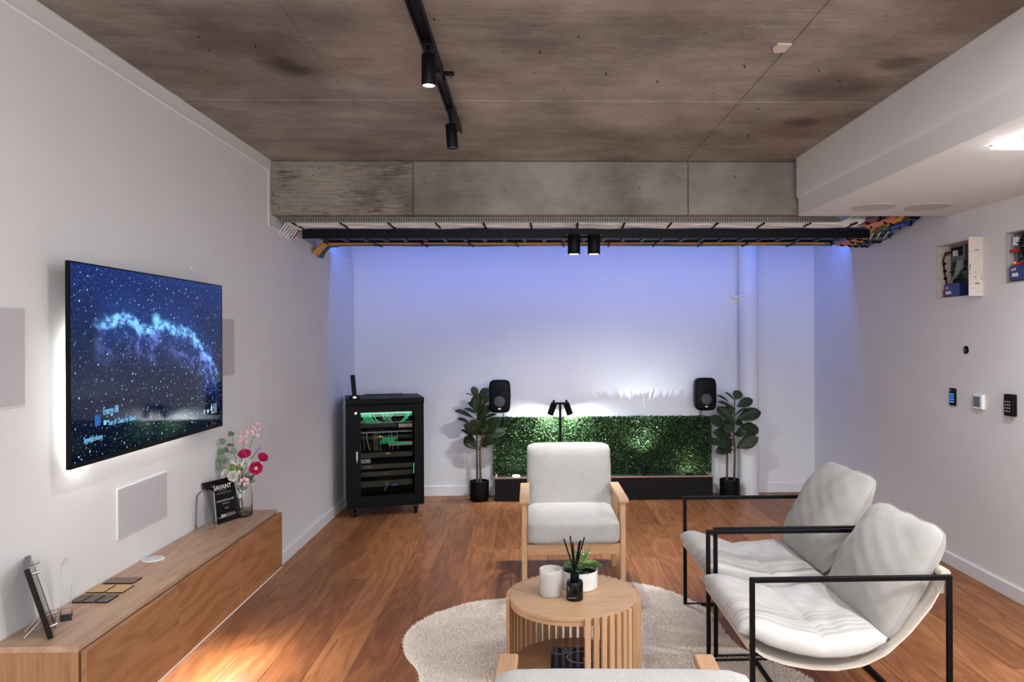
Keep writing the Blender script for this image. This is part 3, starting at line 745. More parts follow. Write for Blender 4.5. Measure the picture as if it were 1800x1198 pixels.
MB().lathe([(.001, 0), (.046, 0), (.0505, .005), (.0512, .118), (.0488, .118), (.048, .0075), (.001, .0075)], n=48, cap=False).build('glass', (lambda g: g.set((.93, .93, .92), .25, Transmission_Weight=.55, IOR=1.2))(N('milky_glass')), cn, smooth=True, ang=50)
MB().cyl((0, 0, .098), (.002, 0, .108), .0012, None, 6).build('wick', BLACKP, cn)
bo = thing('reed_diffuser', 'black glass reed diffuser bottle with dark sticks on the coffee table', 'diffuser', (.195, 3.213, ZT2))
MB().lathe([(.001, 0), (.034, 0), (.0368, .003), (.0368, .074), (.034, .081), (.018, .084), (.001, .084)], n=40).build('bottle', BLACKG, bo, smooth=True)
MB().lathe([(.0185, .084), (.0195, .086), (.0195, .112), (.0185, .114), (.012, .114), (.012, .10), (.001, .10)], n=32).build('collar', BLACKP, bo, smooth=True)
for (a, b, h) in [(-.046, .01, .262), (-.018, .02, .272), (.020, -.012, .255), (.044, .008, .268), (-.008, -.01, .25), (.03, .03, .25)]:
    MB().cyl((-a * .12, -b * .12, .1), (a, b, h), .0033, None, 7).build('reed', BLACKP, bo)
text('BLACK DIAMOND', .0062, (.166, 3.213 - .0372, ZT2 + .016), (1, 0, 0), (0, 0, 1), PG, bo, sx=.7)
pt = thing('succulent_bowl', 'white bowl planted with green succulents on the coffee table', 'plant', (.228, 3.372, ZT2))
MB().lathe([(.001, 0), (.076, 0), (.081, .004), (.0825, .082), (.0785, .082), (.077, .062), (.001, .062)], n=48).build('bowl', WHITEP, pt, smooth=True)
MB().lathe([(.0768, .06), (.0768, .066), (.001, .070)], n=32).build('soil', SOIL, pt, smooth=True)
SUC = leafy('succulent_green', (.10, .19, .05), (.26, .38, .12), .5); SUCD = leafy('dark_succulent', (.03, .07, .045), (.08, .15, .09), .5)
def rosette(c, r, mt, n=26, up=.6, nm='succulent'):
    m = MB(); c = Vector(c)
    for k in range(n):
        a = k * 2.39996; e = k / n; L = r * (.45 + .55 * (1 - e)); el = .15 + e * 1.15 * up + .1
        d = Vector((math.cos(a) * math.cos(el), math.sin(a) * math.cos(el), math.sin(el))); s_2 = d.cross(Vector((0, 0, 1))).normalized(); nn_ = s_2.cross(d)
        wd = L * .26
        m.loft([[c + d * L * t_ + s_2 * wd * w2 * x + nn_ * wd * .3 * w2 * z_ for x, z_ in ((-1, 0), (0, -1), (1, 0), (0, .6))] for t_, w2 in ((.05, .4), (.5, 1), (.8, .85), (1, .06))])
    m.build(nm, mt, pt, smooth=True)
rosette((.044, -.030, .098), .060, SUC, 32, .7); rosette((-.045, -.02, .078), .045, SUCD, 26, .9); rosette((-.01, -.045, .074), .032, SUCD, 22)
rosette((.01, .03, .09), .05, SUC, 26, 1.0); rosette((-.035, .03, .085), .045, SUC, 22); rosette((.03, -.055, .072), .026, SUCD, 20); rosette((.06, .02, .08), .035, SUCD, 20)
m = MB()   # spotted upright spikes
for k in range(16):
    a = k * 2.4; d = Vector((math.cos(a) * .35, math.sin(a) * .35, 1)).normalized(); b = Vector((.008 + .012 * math.cos(a), .02 + .012 * math.sin(a), .08))
    m.tube([b, b + d * .045 + Vector((0, 0, .005)), b + d * random.uniform(.075, .105)], [.006, .0055, .0008], 6)
m.build('spiky_succulent', SUC, pt, smooth=True)
m = MB()
for k in range(40):
    a = random.uniform(0, 2 * PI); q = Vector((.008 + random.gauss(0, .016), .012 + random.gauss(0, .012), random.uniform(.10, .165))); m.ball(q, .003, None, None, 6, 4)
tag(m.build('white_specks', WHF, pt), kind='stuff')
bkk = thing('coffee_table_book', 'black glossy book with a pale ring on its cover, inside the slatted table', 'book', (.243, 3.285, TZ0 + .064), R(-3))
B(-.145, .145, -.1, .1, .002, .022).build('pages', WHITEP, bkk)
m = MB(); m.box(-.15, .15, -.105, .105, .022, .026); m.box(-.15, .15, -.105, .105, 0, .002); m.box(-.15, -.147, -.105, .105, 0, .026); m.build('cover', BLACKG, bkk, bevel=.0008)
GOLD = plain('pale_gold_print', (.42, .40, .22), .4)
MB().lathe([(.056, .0261), (.062, .0261), (.062, .0266), (.056, .0266), (.056, .0261)], (-.02, .0, 0), 48, cap=False).build('cover_ring', GOLD, bkk)
B(-.006, .002, -.035, -.008, .026, .0266).build('cover_bar', GOLD, bkk)
MB().lathe([(.028, .0261), (.045, .0261), (.045, .0265), (.028, .0265), (.028, .0261)], (-.115, .065, 0), 32, cap=False).build('cover_arc', plain('grey_print_soft', (.2, .2, .18), .4), bkk)

# ------------------------------------------------------------------ rug
RP = [(-.46, 3.05), (-.492, 3.277), (-.523, 3.436), (-.60, 3.56), (-.638, 3.695), (-.65, 3.82), (-.633, 3.911), (-.581, 4.027), (-.51, 4.14), (-.43, 4.19), (-.34, 4.28), (-.20, 4.315), (-.06, 4.33), (.15, 4.36), (.35, 4.46), (.50, 4.55), (.614, 4.572), (.732, 4.525), (.82, 4.43), (.901, 4.317), (.96, 4.20), (1.0, 4.10), (1.01, 3.961), (1.005, 3.75), (1.031, 3.593), (1.09, 3.493), (1.182, 3.379), (1.25, 3.28), (1.28, 3.1), (1.2, 2.8), (1.0, 2.6), (.6, 2.5), (.2, 2.48), (-.15, 2.6), (-.36, 2.8)]
def smooth_closed(P, it=2):
    for _ in range(it):
        Q = []
        for i in range(len(P)):
            a, b = P[i], P[(i + 1) % len(P)]
            Q += [(a[0] * .75 + b[0] * .25, a[1] * .75 + b[1] * .25), (a[0] * .25 + b[0] * .75, a[1] * .25 + b[1] * .75)]
        P = Q
    return P
RS = smooth_closed(RP, 2)
rg = thing('sheepskin_rug', 'cream shaggy rug of irregular outline under the coffee table', 'rug', (.2, 3.5, 0))
o = MB().prism(RS, lambda p, q, a: (p, q, a), .001, .012).build('backing', plain('rug_base', (.80, .73, .65), .95), rg, world=True)
A = np.array(RS); x1_, y1_ = A[:, 0], A[:, 1]; x2_, y2_ = np.roll(x1_, -1), np.roll(y1_, -1)
def inside(px, py):
    r_ = np.zeros(len(px), bool)
    for a, b, c, d in zip(x1_, y1_, x2_, y2_):
        if b == d: continue
        cnd = ((b > py) != (d > py)) & (px < (c - a) * (py - b) / (d - b) + a); r_ ^= cnd
    return r_
NT = 250000
px = rng.uniform(A[:, 0].min(), A[:, 0].max(), NT); py = rng.uniform(A[:, 1].min(), A[:, 1].max(), NT); ok = inside(px, py); px, py = px[ok], py[ok]; n_ = len(px)
ph = np.sin(px * 9 + 2 * np.sin(py * 7)) * .8 + rng.uniform(0, 6.283, n_)
Lr = rng.uniform(.010, .022, n_); wr_ = rng.uniform(.0014, .003, n_); hr = rng.uniform(.014, .021, n_)
hr *= .92 + .1 * np.sin(px * 14 + 3 * np.sin(py * 9))
V = np.zeros((n_, 3, 3)); V[:, 0] = np.stack([px - np.sin(ph) * wr_, py + np.cos(ph) * wr_, np.full(n_, .011)], 1); V[:, 1] = np.stack([px + np.sin(ph) * wr_, py - np.cos(ph) * wr_, np.full(n_, .011)], 1)
V[:, 2] = np.stack([px + np.cos(ph) * Lr, py + np.sin(ph) * Lr, hr], 1)
V[:, :, 0] -= .2; V[:, :, 1] -= 3.5
def np_mesh(name, V, Fc, mt, parent, smooth=False):
    me = bpy.data.meshes.new(name); nv = len(V); nf = len(Fc); k = Fc.shape[1]
    me.vertices.add(nv); me.vertices.foreach_set('co', V.reshape(-1).astype(np.float32))
    me.loops.add(nf * k); me.loops.foreach_set('vertex_index', Fc.reshape(-1).astype(np.int32))
    me.polygons.add(nf); me.polygons.foreach_set('loop_start', np.arange(0, nf * k, k, dtype=np.int32))
    me.update(calc_edges=True); me.validate()
    o = bpy.data.objects.new(name, me); C.objects.link(o); me.materials.append(mt); o.parent = parent; return o
tag(np_mesh('pile', V.reshape(-1, 3), np.arange(n_ * 3).reshape(-1, 3), RUGM, rg), kind='stuff')

# ------------------------------------------------------------------ sling chairs
PROF = [(.842, .362), (.90, .322), (.98, .293), (1.08, .274), (1.175, .268), (1.28, .283), (1.37, .325), (1.46, .405), (1.54, .50), (1.59, .585), (1.603, .628)]
def prof_at(P, s):
    d = [0]
    for a, b in zip(P, P[1:]): d.append(d[-1] + math.dist(a, b))
    s = max(0, min(1, s)) * d[-1]
    for i in range(len(P) - 1):
        if s <= d[i + 1] + 1e-9:
            t_ = (s - d[i]) / (d[i + 1] - d[i]); return (P[i][0] + (P[i + 1][0] - P[i][0]) * t_, P[i][1] + (P[i + 1][1] - P[i][1]) * t_)
def sling_chair(label, y0, y1, dx):
    t = thing('sling_chair', label, 'armchair', (1.2 + dx, (y0 + y1) / 2, 0), 0, 'black framed canvas sling chairs')
    xa, xb, zt, q = .843 + dx, 1.604 + dx, .631, .0095
    for y, s in ((y0 + q, 1), (y1 - q, -1)):
        m = MB(); m.box(xa - q, xb + q, y - q, y + q, zt - 2 * q, zt); m.box(xa - q, xa + q, y - q, y + q, 0, zt - 2 * q)
        m.box(xb - q, xb + q, y - q, y + q, 0, zt - 2 * q); m.box(xa + q, xb - q, y - q, y + q, 0, 2 * q)
        m.build('side_frame', BLACKM, t, world=True, bevel=.003)
    def crossb(x, z): MB().box(x - .010, x + .010, y0 + 2 * q, y1 - 2 * q, z - .010, z + .010).build('cross_bar', BLACKM, t, world=True, bevel=.003)
    crossb(1.06 + dx, .014); crossb(1.56 + dx, .014); crossb(.846 + dx, .362); crossb(1.603 + dx, .615)
    ya, yb = y0 + .03, y1 - .03
    P = [(a + dx, b) for a, b in PROF]
    NS = 40
    pts = [prof_at(P, k / NS) for k in range(NS + 1)]
    top = [pts[i] for i in range(NS + 1)]; nrm = []
    for i in range(NS + 1):
        a, b = pts[max(0, i - 1)], pts[min(NS, i + 1)]; tx, tz = b[0] - a[0], b[1] - a[1]; l_ = math.hypot(tx, tz); nrm.append((-tz / l_, tx / l_))
    poly = [(p[0], p[1]) for p in top] + [(p[0] - n2[0] * .007, p[1] - n2[1] * .007) for p, n2 in zip(reversed(top), reversed(nrm))]
    m = MB(); NY = 10
    rings = []
    for j in range(NY + 1):
        y = ya + (yb - ya) * j / NY; sag = .014 * math.sin(PI * j / NY)
        rings.append([Vector((a, y, b - sag * math.sin(PI * min(1, max(0, (a - .842 - dx) / .76))))) for a, b in poly])
    m.loft(rings).build('sling', CANVAS, t, world=True, smooth=True, ang=50)
    MB().tube([(1.603 + dx, ya, .628), (1.603 + dx, yb, .628)], .02, 10).build('sling_hem', CANVAS, t, world=True, smooth=True)
    MB().tube([(.842 + dx, ya, .362), (.842 + dx, yb, .362)], .016, 10).build('sling_hem', CANVAS, t, world=True, smooth=True)
    for y in (ya + .02, yb - .02):
        MB().box(1.575 + dx, 1.60 + dx, y - .012, y + .012, .55, .575).build('tie_strap', CANVAS, t, world=True)
    return t
def h2(u, v, s):   # wrinkles
    return .5 * math.sin(3.1 * u + 2.3 * v + s) + .3 * math.sin(7.7 * u - 5.2 * v + 2 * s) + .2 * math.sin(13 * v + 9 * u + s * 3)
def seat_pad(label, y0, y1, dx, seed):
    t = thing('seat_cushion', label, 'cushion', (1.1 + dx, (y0 + y1) / 2, .3), 0, 'long seat pads of the sling chairs')
    P = [(.792, .382), (.85, .370), (.92, .338), (1.02, .308), (1.12, .291), (1.22, .290), (1.31, .306), (1.40, .345)]
    NU, NV = 30, 30
    ya, yb = y0 + .022, y1 - .022
    def side(sgn):
        def fn(i, j):
            u, v = 2 * i - 1, 2 * j - 1
            p = prof_at(P, i); a, b = prof_at(P, i - .03), prof_at(P, i + .03)
            tx, tz = b[0] - a[0], b[1] - a[1]; l_ = math.hypot(tx, tz); nx, nz = -tz / l_, tx / l_
            e = max(0, 1 - abs(u) ** 5) ** .5 * max(0, 1 - abs(v) ** 5) ** .5
            th = (.082 if sgn > 0 else .032) * e
            if sgn > 0:
                th *= 1 + .10 * h2(u * 1.4, v * 1.6, seed)
                th -= .016 * math.exp(-((u - .05 + .1 * v) / .05) ** 2) * e    # crease
            y = (ya + yb) / 2 + v * (yb - ya) / 2 * (1 - .02 * (1 - abs(v)) - .03 * u * u)
            return Vector((p[0] + dx + nx * (.034 + sgn * th), y, p[1] + nz * (.034 + sgn * th) - .014 * math.cos(PI * v / 2) * math.sin(PI * i)))
        return fn
    m = MB(); m.grid(side(1), NU, NV); m.grid(side(-1), NU, NV)
    m2 = weld(m)
    m2.build('pad', LINENS, t, world=True, smooth=True, ang=0)
    # piping along the front edge
    return t
def weld(m, d=.0008):
    me = bpy.data.meshes.new('tmp'); me.from_pydata(m.v, [], m.f); bm = bmesh.new(); bm.from_mesh(me)
    bmesh.ops.remove_doubles(bm, verts=bm.verts, dist=d); bm.verts.ensure_lookup_table(); bm.verts.index_update()
    r_ = MB().add([v.co.copy() for v in bm.verts], [[v.index for v in fc.verts] for fc in bm.faces]); bm.free(); bpy.data.meshes.remove(me); return r_
def pillow(label, corner0, ey, ez, w_, h_, th, seed, mt):
    """corner0 = lower centre; ey across, ez up along the back"""
    ey = Vector(ey).normalized(); ez = Vector(ez).normalized(); ex = ey.cross(ez)
    t = thing('back_cushion', label, 'cushion', corner0, 0, 'square back cushions on the sling chairs')
    c = Vector(corner0); NU = NV = 36
    def side(sgn):
        def fn(i, j):
            u, v = 2 * i - 1, 2 * j - 1
            e = (max(0, 1 - abs(u) ** 2.6) ** .62) * (max(0, 1 - abs(v) ** 2.6) ** .62)
            rc = max(0, abs(u) + abs(v) - 1.62) / .38
            k = 1 - .02 * (1 - u * u) * abs(v) ** 3 - .08 * rc ** 1.5; k2 = 1 - .02 * (1 - v * v) * abs(u) ** 3 - .08 * rc ** 1.5
            wr2 = 1 + .07 * h2(u * 1.5, v * 1.5, seed) + .05 * math.sin(9 * u * v + seed)
            ed = math.sin(11 * u + seed) * .003 * (abs(v) > .8) * (1 - abs(u)) + math.sin(10 * v + seed) * .003 * (abs(u) > .8) * (1 - abs(v))
            return c + ey * (u * w_ / 2 * k2) + ez * (h_ / 2 + v * h_ / 2 * k + ed) + ex * (sgn * (th / 2) * e * wr2 + .02 * (1 - v) * 0)
        return fn
    m = MB(); m.grid(side(1), NU, NV); m.grid(side(-1), NU, NV)
    weld(m).build('cover', mt, t, world=True, smooth=True, ang=0)
    pts = []
    for k in range(72):
        a = k / 72 * 4; s_2 = int(a); q = a - s_2
        u, v = [(-1 + 2 * q, -1), (1, -1 + 2 * q), (1 - 2 * q, 1), (-1, 1 - 2 * q)][s_2]
        pts.append(side(1)((u + 1) / 2, (v + 1) / 2))
    MB().tube(pts, .003, 6, closed=True).build('seam', mt, t, world=True, smooth=True)
    return t
NC = (2.757, 3.462); FC = (3.488, 4.198); DXF = .046
sling_chair('nearer black framed sling chair with cream canvas, beside the coffee table', *NC, 0)
sling_chair('farther black framed sling chair with cream canvas, toward the back wall', *FC, DXF)
seat_pad('ivory seat pad on the nearer sling chair', *NC, 0, 1.0)
seat_pad('ivory seat pad with woven stripes on the farther sling chair', *FC, DXF, 2.7)
BACKV = (.255, .0, .43)
pillow('plump ivory back cushion on the nearer sling chair', (1.375, (NC[0] + NC[1]) / 2 - .005, .345), (0, -1, 0), BACKV, .60, .51, .22, 1.3, LINEN)
pillow('plump ivory back cushion on the farther sling chair, partly hidden by the nearer one', (1.375 + DXF, (FC[0] + FC[1]) / 2 + .0, .365), (0.03, -1, 0), BACKV, .60, .56, .22, 4.1, LINEN)

# ------------------------------------------------------------------ planter box with hedge and garden lights
PX0, PX1, PY0, PZ = -.328, 1.741, 6.935, .222
pb = thing('planter_box', 'long low black planter box with a wooden top edge by the back wall', 'planter', ((PX0 + PX1) / 2, 7.06, 0))
B(PX0, PX1, PY0, PY0 + .016, 0, PZ - .012).build('front_panel', BLACKW, pb, world=True)
B(PX0, PX0 + .016, PY0 + .016, 7.19, 0, PZ - .012).build('side_panel', BLACKW, pb, world=True)
B(PX1 - .016, PX1, PY0 + .016, 7.19, 0, PZ - .012).build('side_panel', BLACKW, pb, world=True)
m = MB(); m.box(PX0, PX1, PY0, PY0 + .018, PZ - .012, PZ); m.box(PX0, PX0 + .018, PY0 + .018, 7.19, PZ - .012, PZ); m.box(PX1 - .018, PX1, PY0 + .018, 7.19, PZ - .012, PZ)
m.build('edge_strip', plain('raw_ply_edge', (.36, .21, .15), .6), pb, world=True)
B(PX0 + .018, PX1 - .018, PY0 + .018, 7.19, PZ - .03, PZ - .012).build('top_panel', plain('dark_green_turf', (.012, .022, .014), .8, 0, .2, .5, 150, .4), pb, world=True)
hd = thing('boxwood_hedge', 'artificial boxwood hedge panel standing in the black planter box', 'hedge', (.705, 7.16, PZ - .012))
HX0, HX1, HZ0, HZ1, HY0, HY1 = -.335, 1.765, PZ - .012, .755, 7.130, 7.195
B(HX0 + .01, HX1 - .01, HY0 + .03, HY1, HZ0, HZ1 - .02).build('backing', plain('hedge_backing', (.008, .02, .008), .9), hd, world=True)
NH = 26000
def leaves(n_, x0, x1, y0, y1, z0, z1, out, size, sp):
    p = np.stack([rng.uniform(x0, x1, n_), rng.uniform(y0, y1, n_), rng.uniform(z0, z1, n_)], 1)
    d = rng.normal(0, sp, (n_, 3)) + np.array(out); d /= np.linalg.norm(d, axis=1)[:, None]
    r_ = rng.normal(0, 1, (n_, 3)); s2 = np.cross(d, r_); s2 /= np.linalg.norm(s2, axis=1)[:, None]
    nn_ = np.cross(d, s2); L = rng.uniform(size * .6, size * 1.2, n_)[:, None]; W = L * .32
    return np.stack([p, p + d * L * .55 + s2 * W + nn_ * W * .25, p + d * L, p + d * L * .55 - s2 * W + nn_ * W * .25], 1)
LV = np.concatenate([leaves(NH, HX0, HX1, HY0, HY0 + .035, HZ0 + .004, HZ1, (0, -.75, .35), .020, .55),
                     leaves(2600, HX0, HX1, HY0, HY1, HZ1 - .03, HZ1, (0, -.2, 1), .024, .45),
                     leaves(900, HX0 - .006, HX0 + .02, HY0, HY1, HZ0, HZ1, (-1, -.3, .2), .022, .4),
                     leaves(900, HX1 - .02, HX1 + .006, HY0, HY1, HZ0, HZ1, (1, -.3, .2), .022, .4)])
LV -= np.array([.705, 7.16, PZ - .012])
tag(np_mesh('foliage', LV.reshape(-1, 3), np.arange(len(LV) * 4).reshape(-1, 4), HEDGE, hd), kind='stuff')
# garden lights
LENS = emit('cool_lens', (.9, .97, 1), 14); COOL = (.86, .95, 1)
gp = thing('garden_path_light', 'black two headed garden light on a pole in front of the hedge', 'garden light', (.294, 6.995, PZ - .012))
MB().cyl((0, 0, 0), (0, 0, .71), .0125, None, 16).build('pole', BLACKM, gp, smooth=True)
MB().lathe([(.045, 0), (.045, .008), (.014, .012)], n=24).build('base', BLACKM, gp, smooth=True)
MB().box(-.066, .066, -.012, .012, .692, .714).build('cross_arm', BLACKM, gp, bevel=.003)
for s in (-1, 1):
    a = Vector((s * .060, 0, .695)); d = Vector((s * .36, .22, -1)).normalized()
    hd_ = MB().cyl(a - d * .01, a + d * .105, .030, .032, 24).build('lamp_head', BLACKM, gp, smooth=True)
    MB().cyl(a + d * .1045, a + d * .1065, .024, None, 20).build('lens', LENS, hd_, smooth=True)
    MB().cyl((s * .060, 0, .71), (s * .060, 0, .735), .011, None, 12).build('knuckle', BLACKM, gp, smooth=True)
    p = Vector((.294, 6.995, PZ - .012)) + a + d * .115
    spot('path_light_lamp', p, Vector((s * .35, .6, -1)), 42, 165, .9, COOL, .02)
ul = thing('hedge_uplight', 'small dark spike uplight at the hedge foot, right of the armchair', 'garden light', (1.088, 6.972, PZ - .012))
MB().lathe([(.035, 0), (.035, .006), (.01, .01), (.01, .035)], n=20).build('base', BLACKM, ul, smooth=True)
ud = Vector((0, .26, 1)).normalized()
h_ = MB().cyl(Vector((0, -.01, .03)), Vector((0, -.01, .03)) + ud * .075, .024, .03, 24).build('lamp_head', BLACKM, ul, smooth=True)
MB().cyl(Vector((0, -.01, .03)) + ud * .074, Vector((0, -.01, .03)) + ud * .077, .025, None, 20).build('lens', BLACKG, h_, smooth=True)
spot('hedge_uplight_beam', Vector((1.088, 6.962, PZ + .10)), Vector((0, .72, 1)), 11, 48, 1, COOL, .012)
spot('hedge_uplight_lamp', Vector((1.088, 6.962, PZ + .10)), Vector((0, .36, 1)), 38, 92, .8, COOL, .012)
for nm, lb, x, y, mt, lit in (('inground_light', 'bright round light set in the planter top, left of the armchair', -.128, 7.0, LENS, 1), ('inground_light', 'dark round light set in the planter top near its right end', 1.53, 7.0, BLACKP, 0)):
    t = thing(nm, lb, 'garden light', (x, y, PZ - .012), 0)
    MB().lathe([(.05, 0), (.05, .006), (.042, .012), (.030, .016 if lit else .02)], n=28).build('bezel', SILVER if lit else BLACKM, t, smooth=True)
    MB().lathe([(.036, .012), (.034, .022), (.018, .026)], n=28).build('lens', mt, t, smooth=True)
spot('inground_lamp_left', (-.128, 7.0, PZ + .02), (-.1, .5, 1), 5, 150, 1, COOL, .03)
spot('inground_lamp_right', (1.53, 7.03, PZ + .012), (.0, 1, .12), 4, 165, .6, (1, 1, .86), .02)

# wall speakers
def monitor(label, cx, cz, rz):
    t = thing('monitor_speaker', label, 'speaker', (cx, 7.03, cz), rz, 'black monitor speakers on the back wall')
    W, H = .103, .157
    def rr(y, k, n=56, e=6.5):
        out = []
        for i in range(n):
            a = 2 * PI * i / n; c, s = math.cos(a), math.sin(a)
            x = math.copysign(abs(c) ** (2 / e), c); z = math.copysign(abs(s) ** (2 / e), s)
            out.append(Vector((x * W * k * (1 - .06 * z * z), y, z * H * k * (1 - .035 * x * x))))
        return out
    MB().loft([rr(-.060, .86), rr(-.056, .95), rr(-.045, 1), rr(-.01, 1.0), rr(.05, .97), rr(.085, .88), rr(.095, .76)]).build('cabinet', BLACKP, t, smooth=True, ang=60)
    MB().lathe([(.051, -.060), (.051, -.062), (.044, -.066), (.02, -.068), (.001, -.0685)], (0, 0, -.048), 32, axis='Y').build('woofer_grille', plain('grey_woofer', (.075, .075, .08), .6, 0, .3, .2, 300), t, smooth=True)
    MB().lathe([(.05, -.0600), (.045, -.0608), (.02, -.0605), (.012, -.0612), (.001, -.062)], (0, 0, .068), 32, axis='Y').build('tweeter', BLACKP, t, smooth=True)
    B(-.012, .012, -.0635, -.060, -.124, -.110).build('logo_plate', SILVER, t)
    MB().box(-.015, .015, .09, .172, -.015, .015).build('wall_bracket', BLACKM, t, bevel=.003)
    return t
m1 = monitor('black rounded monitor speaker on the back wall above the left plant', -.280, .985, R(-2))
m2 = monitor('black rounded monitor speaker on the back wall above the right hedge end', 1.690, .992, R(2))
MB().tube([(.02, .05, -.15), (.03, .06, -.19), (.035, .07, -.28)], .004, 6).build('cable', BLACKP, m1)
MB().tube([(-.01, .05, -.15), (-.03, .06, -.2), (-.04, .07, -.26)], .004, 6).build('cable', BLACKP, m2)

# ------------------------------------------------------------------ fiddle leaf figs
PLL = [(-0.491, 0.987, -0.532, 1.07, 0.057), (-0.481, 0.993, -0.393, 1.049, 0.062), (-0.522, 0.988, -0.584, 1.024, 0.031), (-0.492, 0.822, -0.491, 0.993, 0.104), (-0.455, 0.905, -0.393, 0.992, 0.062), (-0.507, 0.822, -0.605, 0.875, 0.052), (-0.528, 0.781, -0.677, 0.86, 0.041), (-0.564, 0.73, -0.667, 0.782, 0.047), (-0.497, 0.781, -0.378, 0.883, 0.062), (-0.435, 0.77, -0.327, 0.821, 0.047), (-0.503, 0.621, -0.533, 0.755, 0.135), (-0.508, 0.564, -0.616, 0.679, 0.031), (-0.509, 0.492, -0.601, 0.596, 0.088), (-0.457, 0.646, -0.301, 0.759, 0.072), (-0.436, 0.625, -0.25, 0.655, 0.083), (-0.467, 0.522, -0.364, 0.599, 0.072), (-0.457, 0.502, -0.287, 0.583, 0.041), (-.49, .70, -.42, .80, .08), (-.47, .70, -.40, .68, .08), (-.5, .74, -.56, .70, .06), (-.49, .62, -.40, .70, .08), (-.48, .84, -.42, .90, .06), (-.5, .86, -.57, .93, .05), (-.47, .56, -.39, .52, .07), (-.5, .66, -.60, .72, .06)]
PRL = [(1.966, 0.925, 1.883, 1.008, 0.049), (1.916, 0.909, 1.812, 0.981, 0.043), (1.954, 0.859, 1.828, 0.92, 0.043), (1.977, 0.936, 2.021, 1.012, 0.076), (1.988, 0.87, 2.126, 0.935, 0.076), (1.954, 0.717, 1.822, 0.855, 0.081), (1.965, 0.782, 2.048, 0.858, 0.054), (1.982, 0.749, 2.181, 0.825, 0.065), (1.887, 0.674, 1.728, 0.768, 0.087), (1.942, 0.586, 1.777, 0.631, 0.081), (1.975, 0.629, 2.191, 0.66, 0.114), (1.986, 0.476, 2.152, 0.573, 0.081), (1.942, 0.509, 1.765, 0.554, 0.092), (1.897, 0.476, 1.705, 0.555, 0.049), (1.942, 0.465, 1.787, 0.456, 0.071), (1.875, 0.455, 1.925, 0.432, 0.054), (1.95, .66, 1.86, .72, .08), (1.97, .7, 2.05, .72, .06), (1.95, .56, 1.9, .50, .08), (1.95, .72, 1.88, .64, .08), (1.97, .60, 2.06, .63, .07), (1.955, .80, 1.90, .88, .06)]
def fig(label, x, y, pot_r, pot_h, leaves_, trunks):
    t = thing('fiddle_leaf_fig', label, 'plant', (x, y, 0), 0, 'potted fiddle leaf figs by the hedge')
    MB().lathe([(.001, .0), (pot_r * .86, 0), (pot_r * .96, .012), (pot_r, .04), (pot_r, pot_h - .006), (pot_r * .985, pot_h), (pot_r * .93, pot_h), (pot_r * .92, pot_h - .02), (.001, pot_h - .022)], n=40).build('pot', BLACKP, t, smooth=True, ang=50)
    MB().lathe([(pot_r * .918, pot_h - .021), (.001, pot_h - .012)], n=24).build('soil', SOIL, t, smooth=True)
    for tr, dy in zip(trunks, (0, -.02)):
        pts = [Vector((a[0], y + dy, a[1])) for a in tr]; pts[0].z = pot_h - .02
        MB().tube(pts, [.011, .009, .008, .007, .005][:len(pts)] if len(pts) == 5 else [.011, .009, .008, .006][:len(pts)], 8).build('trunk', TRUNK, t, world=True, smooth=True)
    rr = random.Random(len(label))
    for k, (ax, az, bx_, bz_, wd) in enumerate(leaves_):
        dyb = rr.uniform(-.03, .02); dyt = rr.uniform(-.12, .06)
        L = math.dist((ax, az), (bx_, bz_)); narrow = wd < .055
        nrm = Vector((rr.uniform(-.3, .3), -1 if not narrow else -.35, .55 if not narrow else 1.0))
        p, q = Vector((ax, y + dyb, az)), Vector((bx_, y + dyb + dyt * .7, bz_)); L = (q - p).length
        lf = leaf_mesh(L * 1.12, max(wd * 1.25, L * .62), .14, .10, 10, 1.3, .62).build('leaf', FIG, t, smooth=True, ang=0)
        lf.matrix_basis = MW[t.name].inverted() @ orient(p, q, nrm)
        so = lf.modifiers.new('thick', 'SOLIDIFY'); so.thickness = .0012
        tx = min(trunks[0], key=lambda a: abs(a[1] - az + .02))
        MB().tube([(tx[0] if abs(tx[0] - ax) < .09 else ax, y, az - .03), p], .003, 5).build('leaf_stalk', TRUNK, t, world=True)
    return t
fig('fiddle leaf fig in a black pot, left of the hedge beside the rack cabinet', -.478, 6.985, .092, .188, PLL, [[(-.495, .2), (-.499, .481), (-.498, .626), (-.492, .822), (-.486, .998)], [(-.464, .18), (-.468, .481), (-.446, .626), (-.446, .77)]])
fig('fiddle leaf fig in a black pot, right of the hedge beside the white pipe', 1.918, 6.99, .094, .178, PRL, [[(1.962, .17), (1.969, .454), (1.957, .651), (1.965, .782), (1.968, .93)], [(1.885, .17), (1.89, .4), (1.889, .455), (1.881, .52)]])

# ------------------------------------------------------------------ rack cabinet
RX, RY, RA = -1.243, 6.405, R(15.4)
rk = thing('rack_cabinet', 'black network rack cabinet on castors in the left back corner', 'rack cabinet', (RX, RY, 0), RA)
RW, RD, RZ0, RZ1 = .325, .47, .085, 1.022
RM = plain('rack_black', (.003, .003, .0035), .5, 0, .12, .08, 120)
B(-RW, -RW + .02, .02, RD, RZ0 + .03, RZ1 - .05).build('side_panel', RM, rk, bevel=.002)
B(RW - .02, RW, .02, RD, RZ0 + .03, RZ1 - .05).build('side_panel', RM, rk, bevel=.002)
B(-RW + .02, RW - .02, RD - .015, RD, RZ0 + .03, RZ1 - .05).build('back_panel', RM, rk)
B(-RW, RW, .0, RD, RZ0, RZ0 + .03).build('base', RM, rk, bevel=.002)
ld = B(-RW - .004, RW + .004, -.012, RD, RZ1 - .05, RZ1).build('lid', RM, rk, bevel=.004)
m = MB()
for gx in (-.14, .09):
    for k in range(7): m.box(gx - .06, gx + .06, .12 + k * .022, .128 + k * .022, RZ1, RZ1 + .003)
m.build('vent', DGREY, ld)
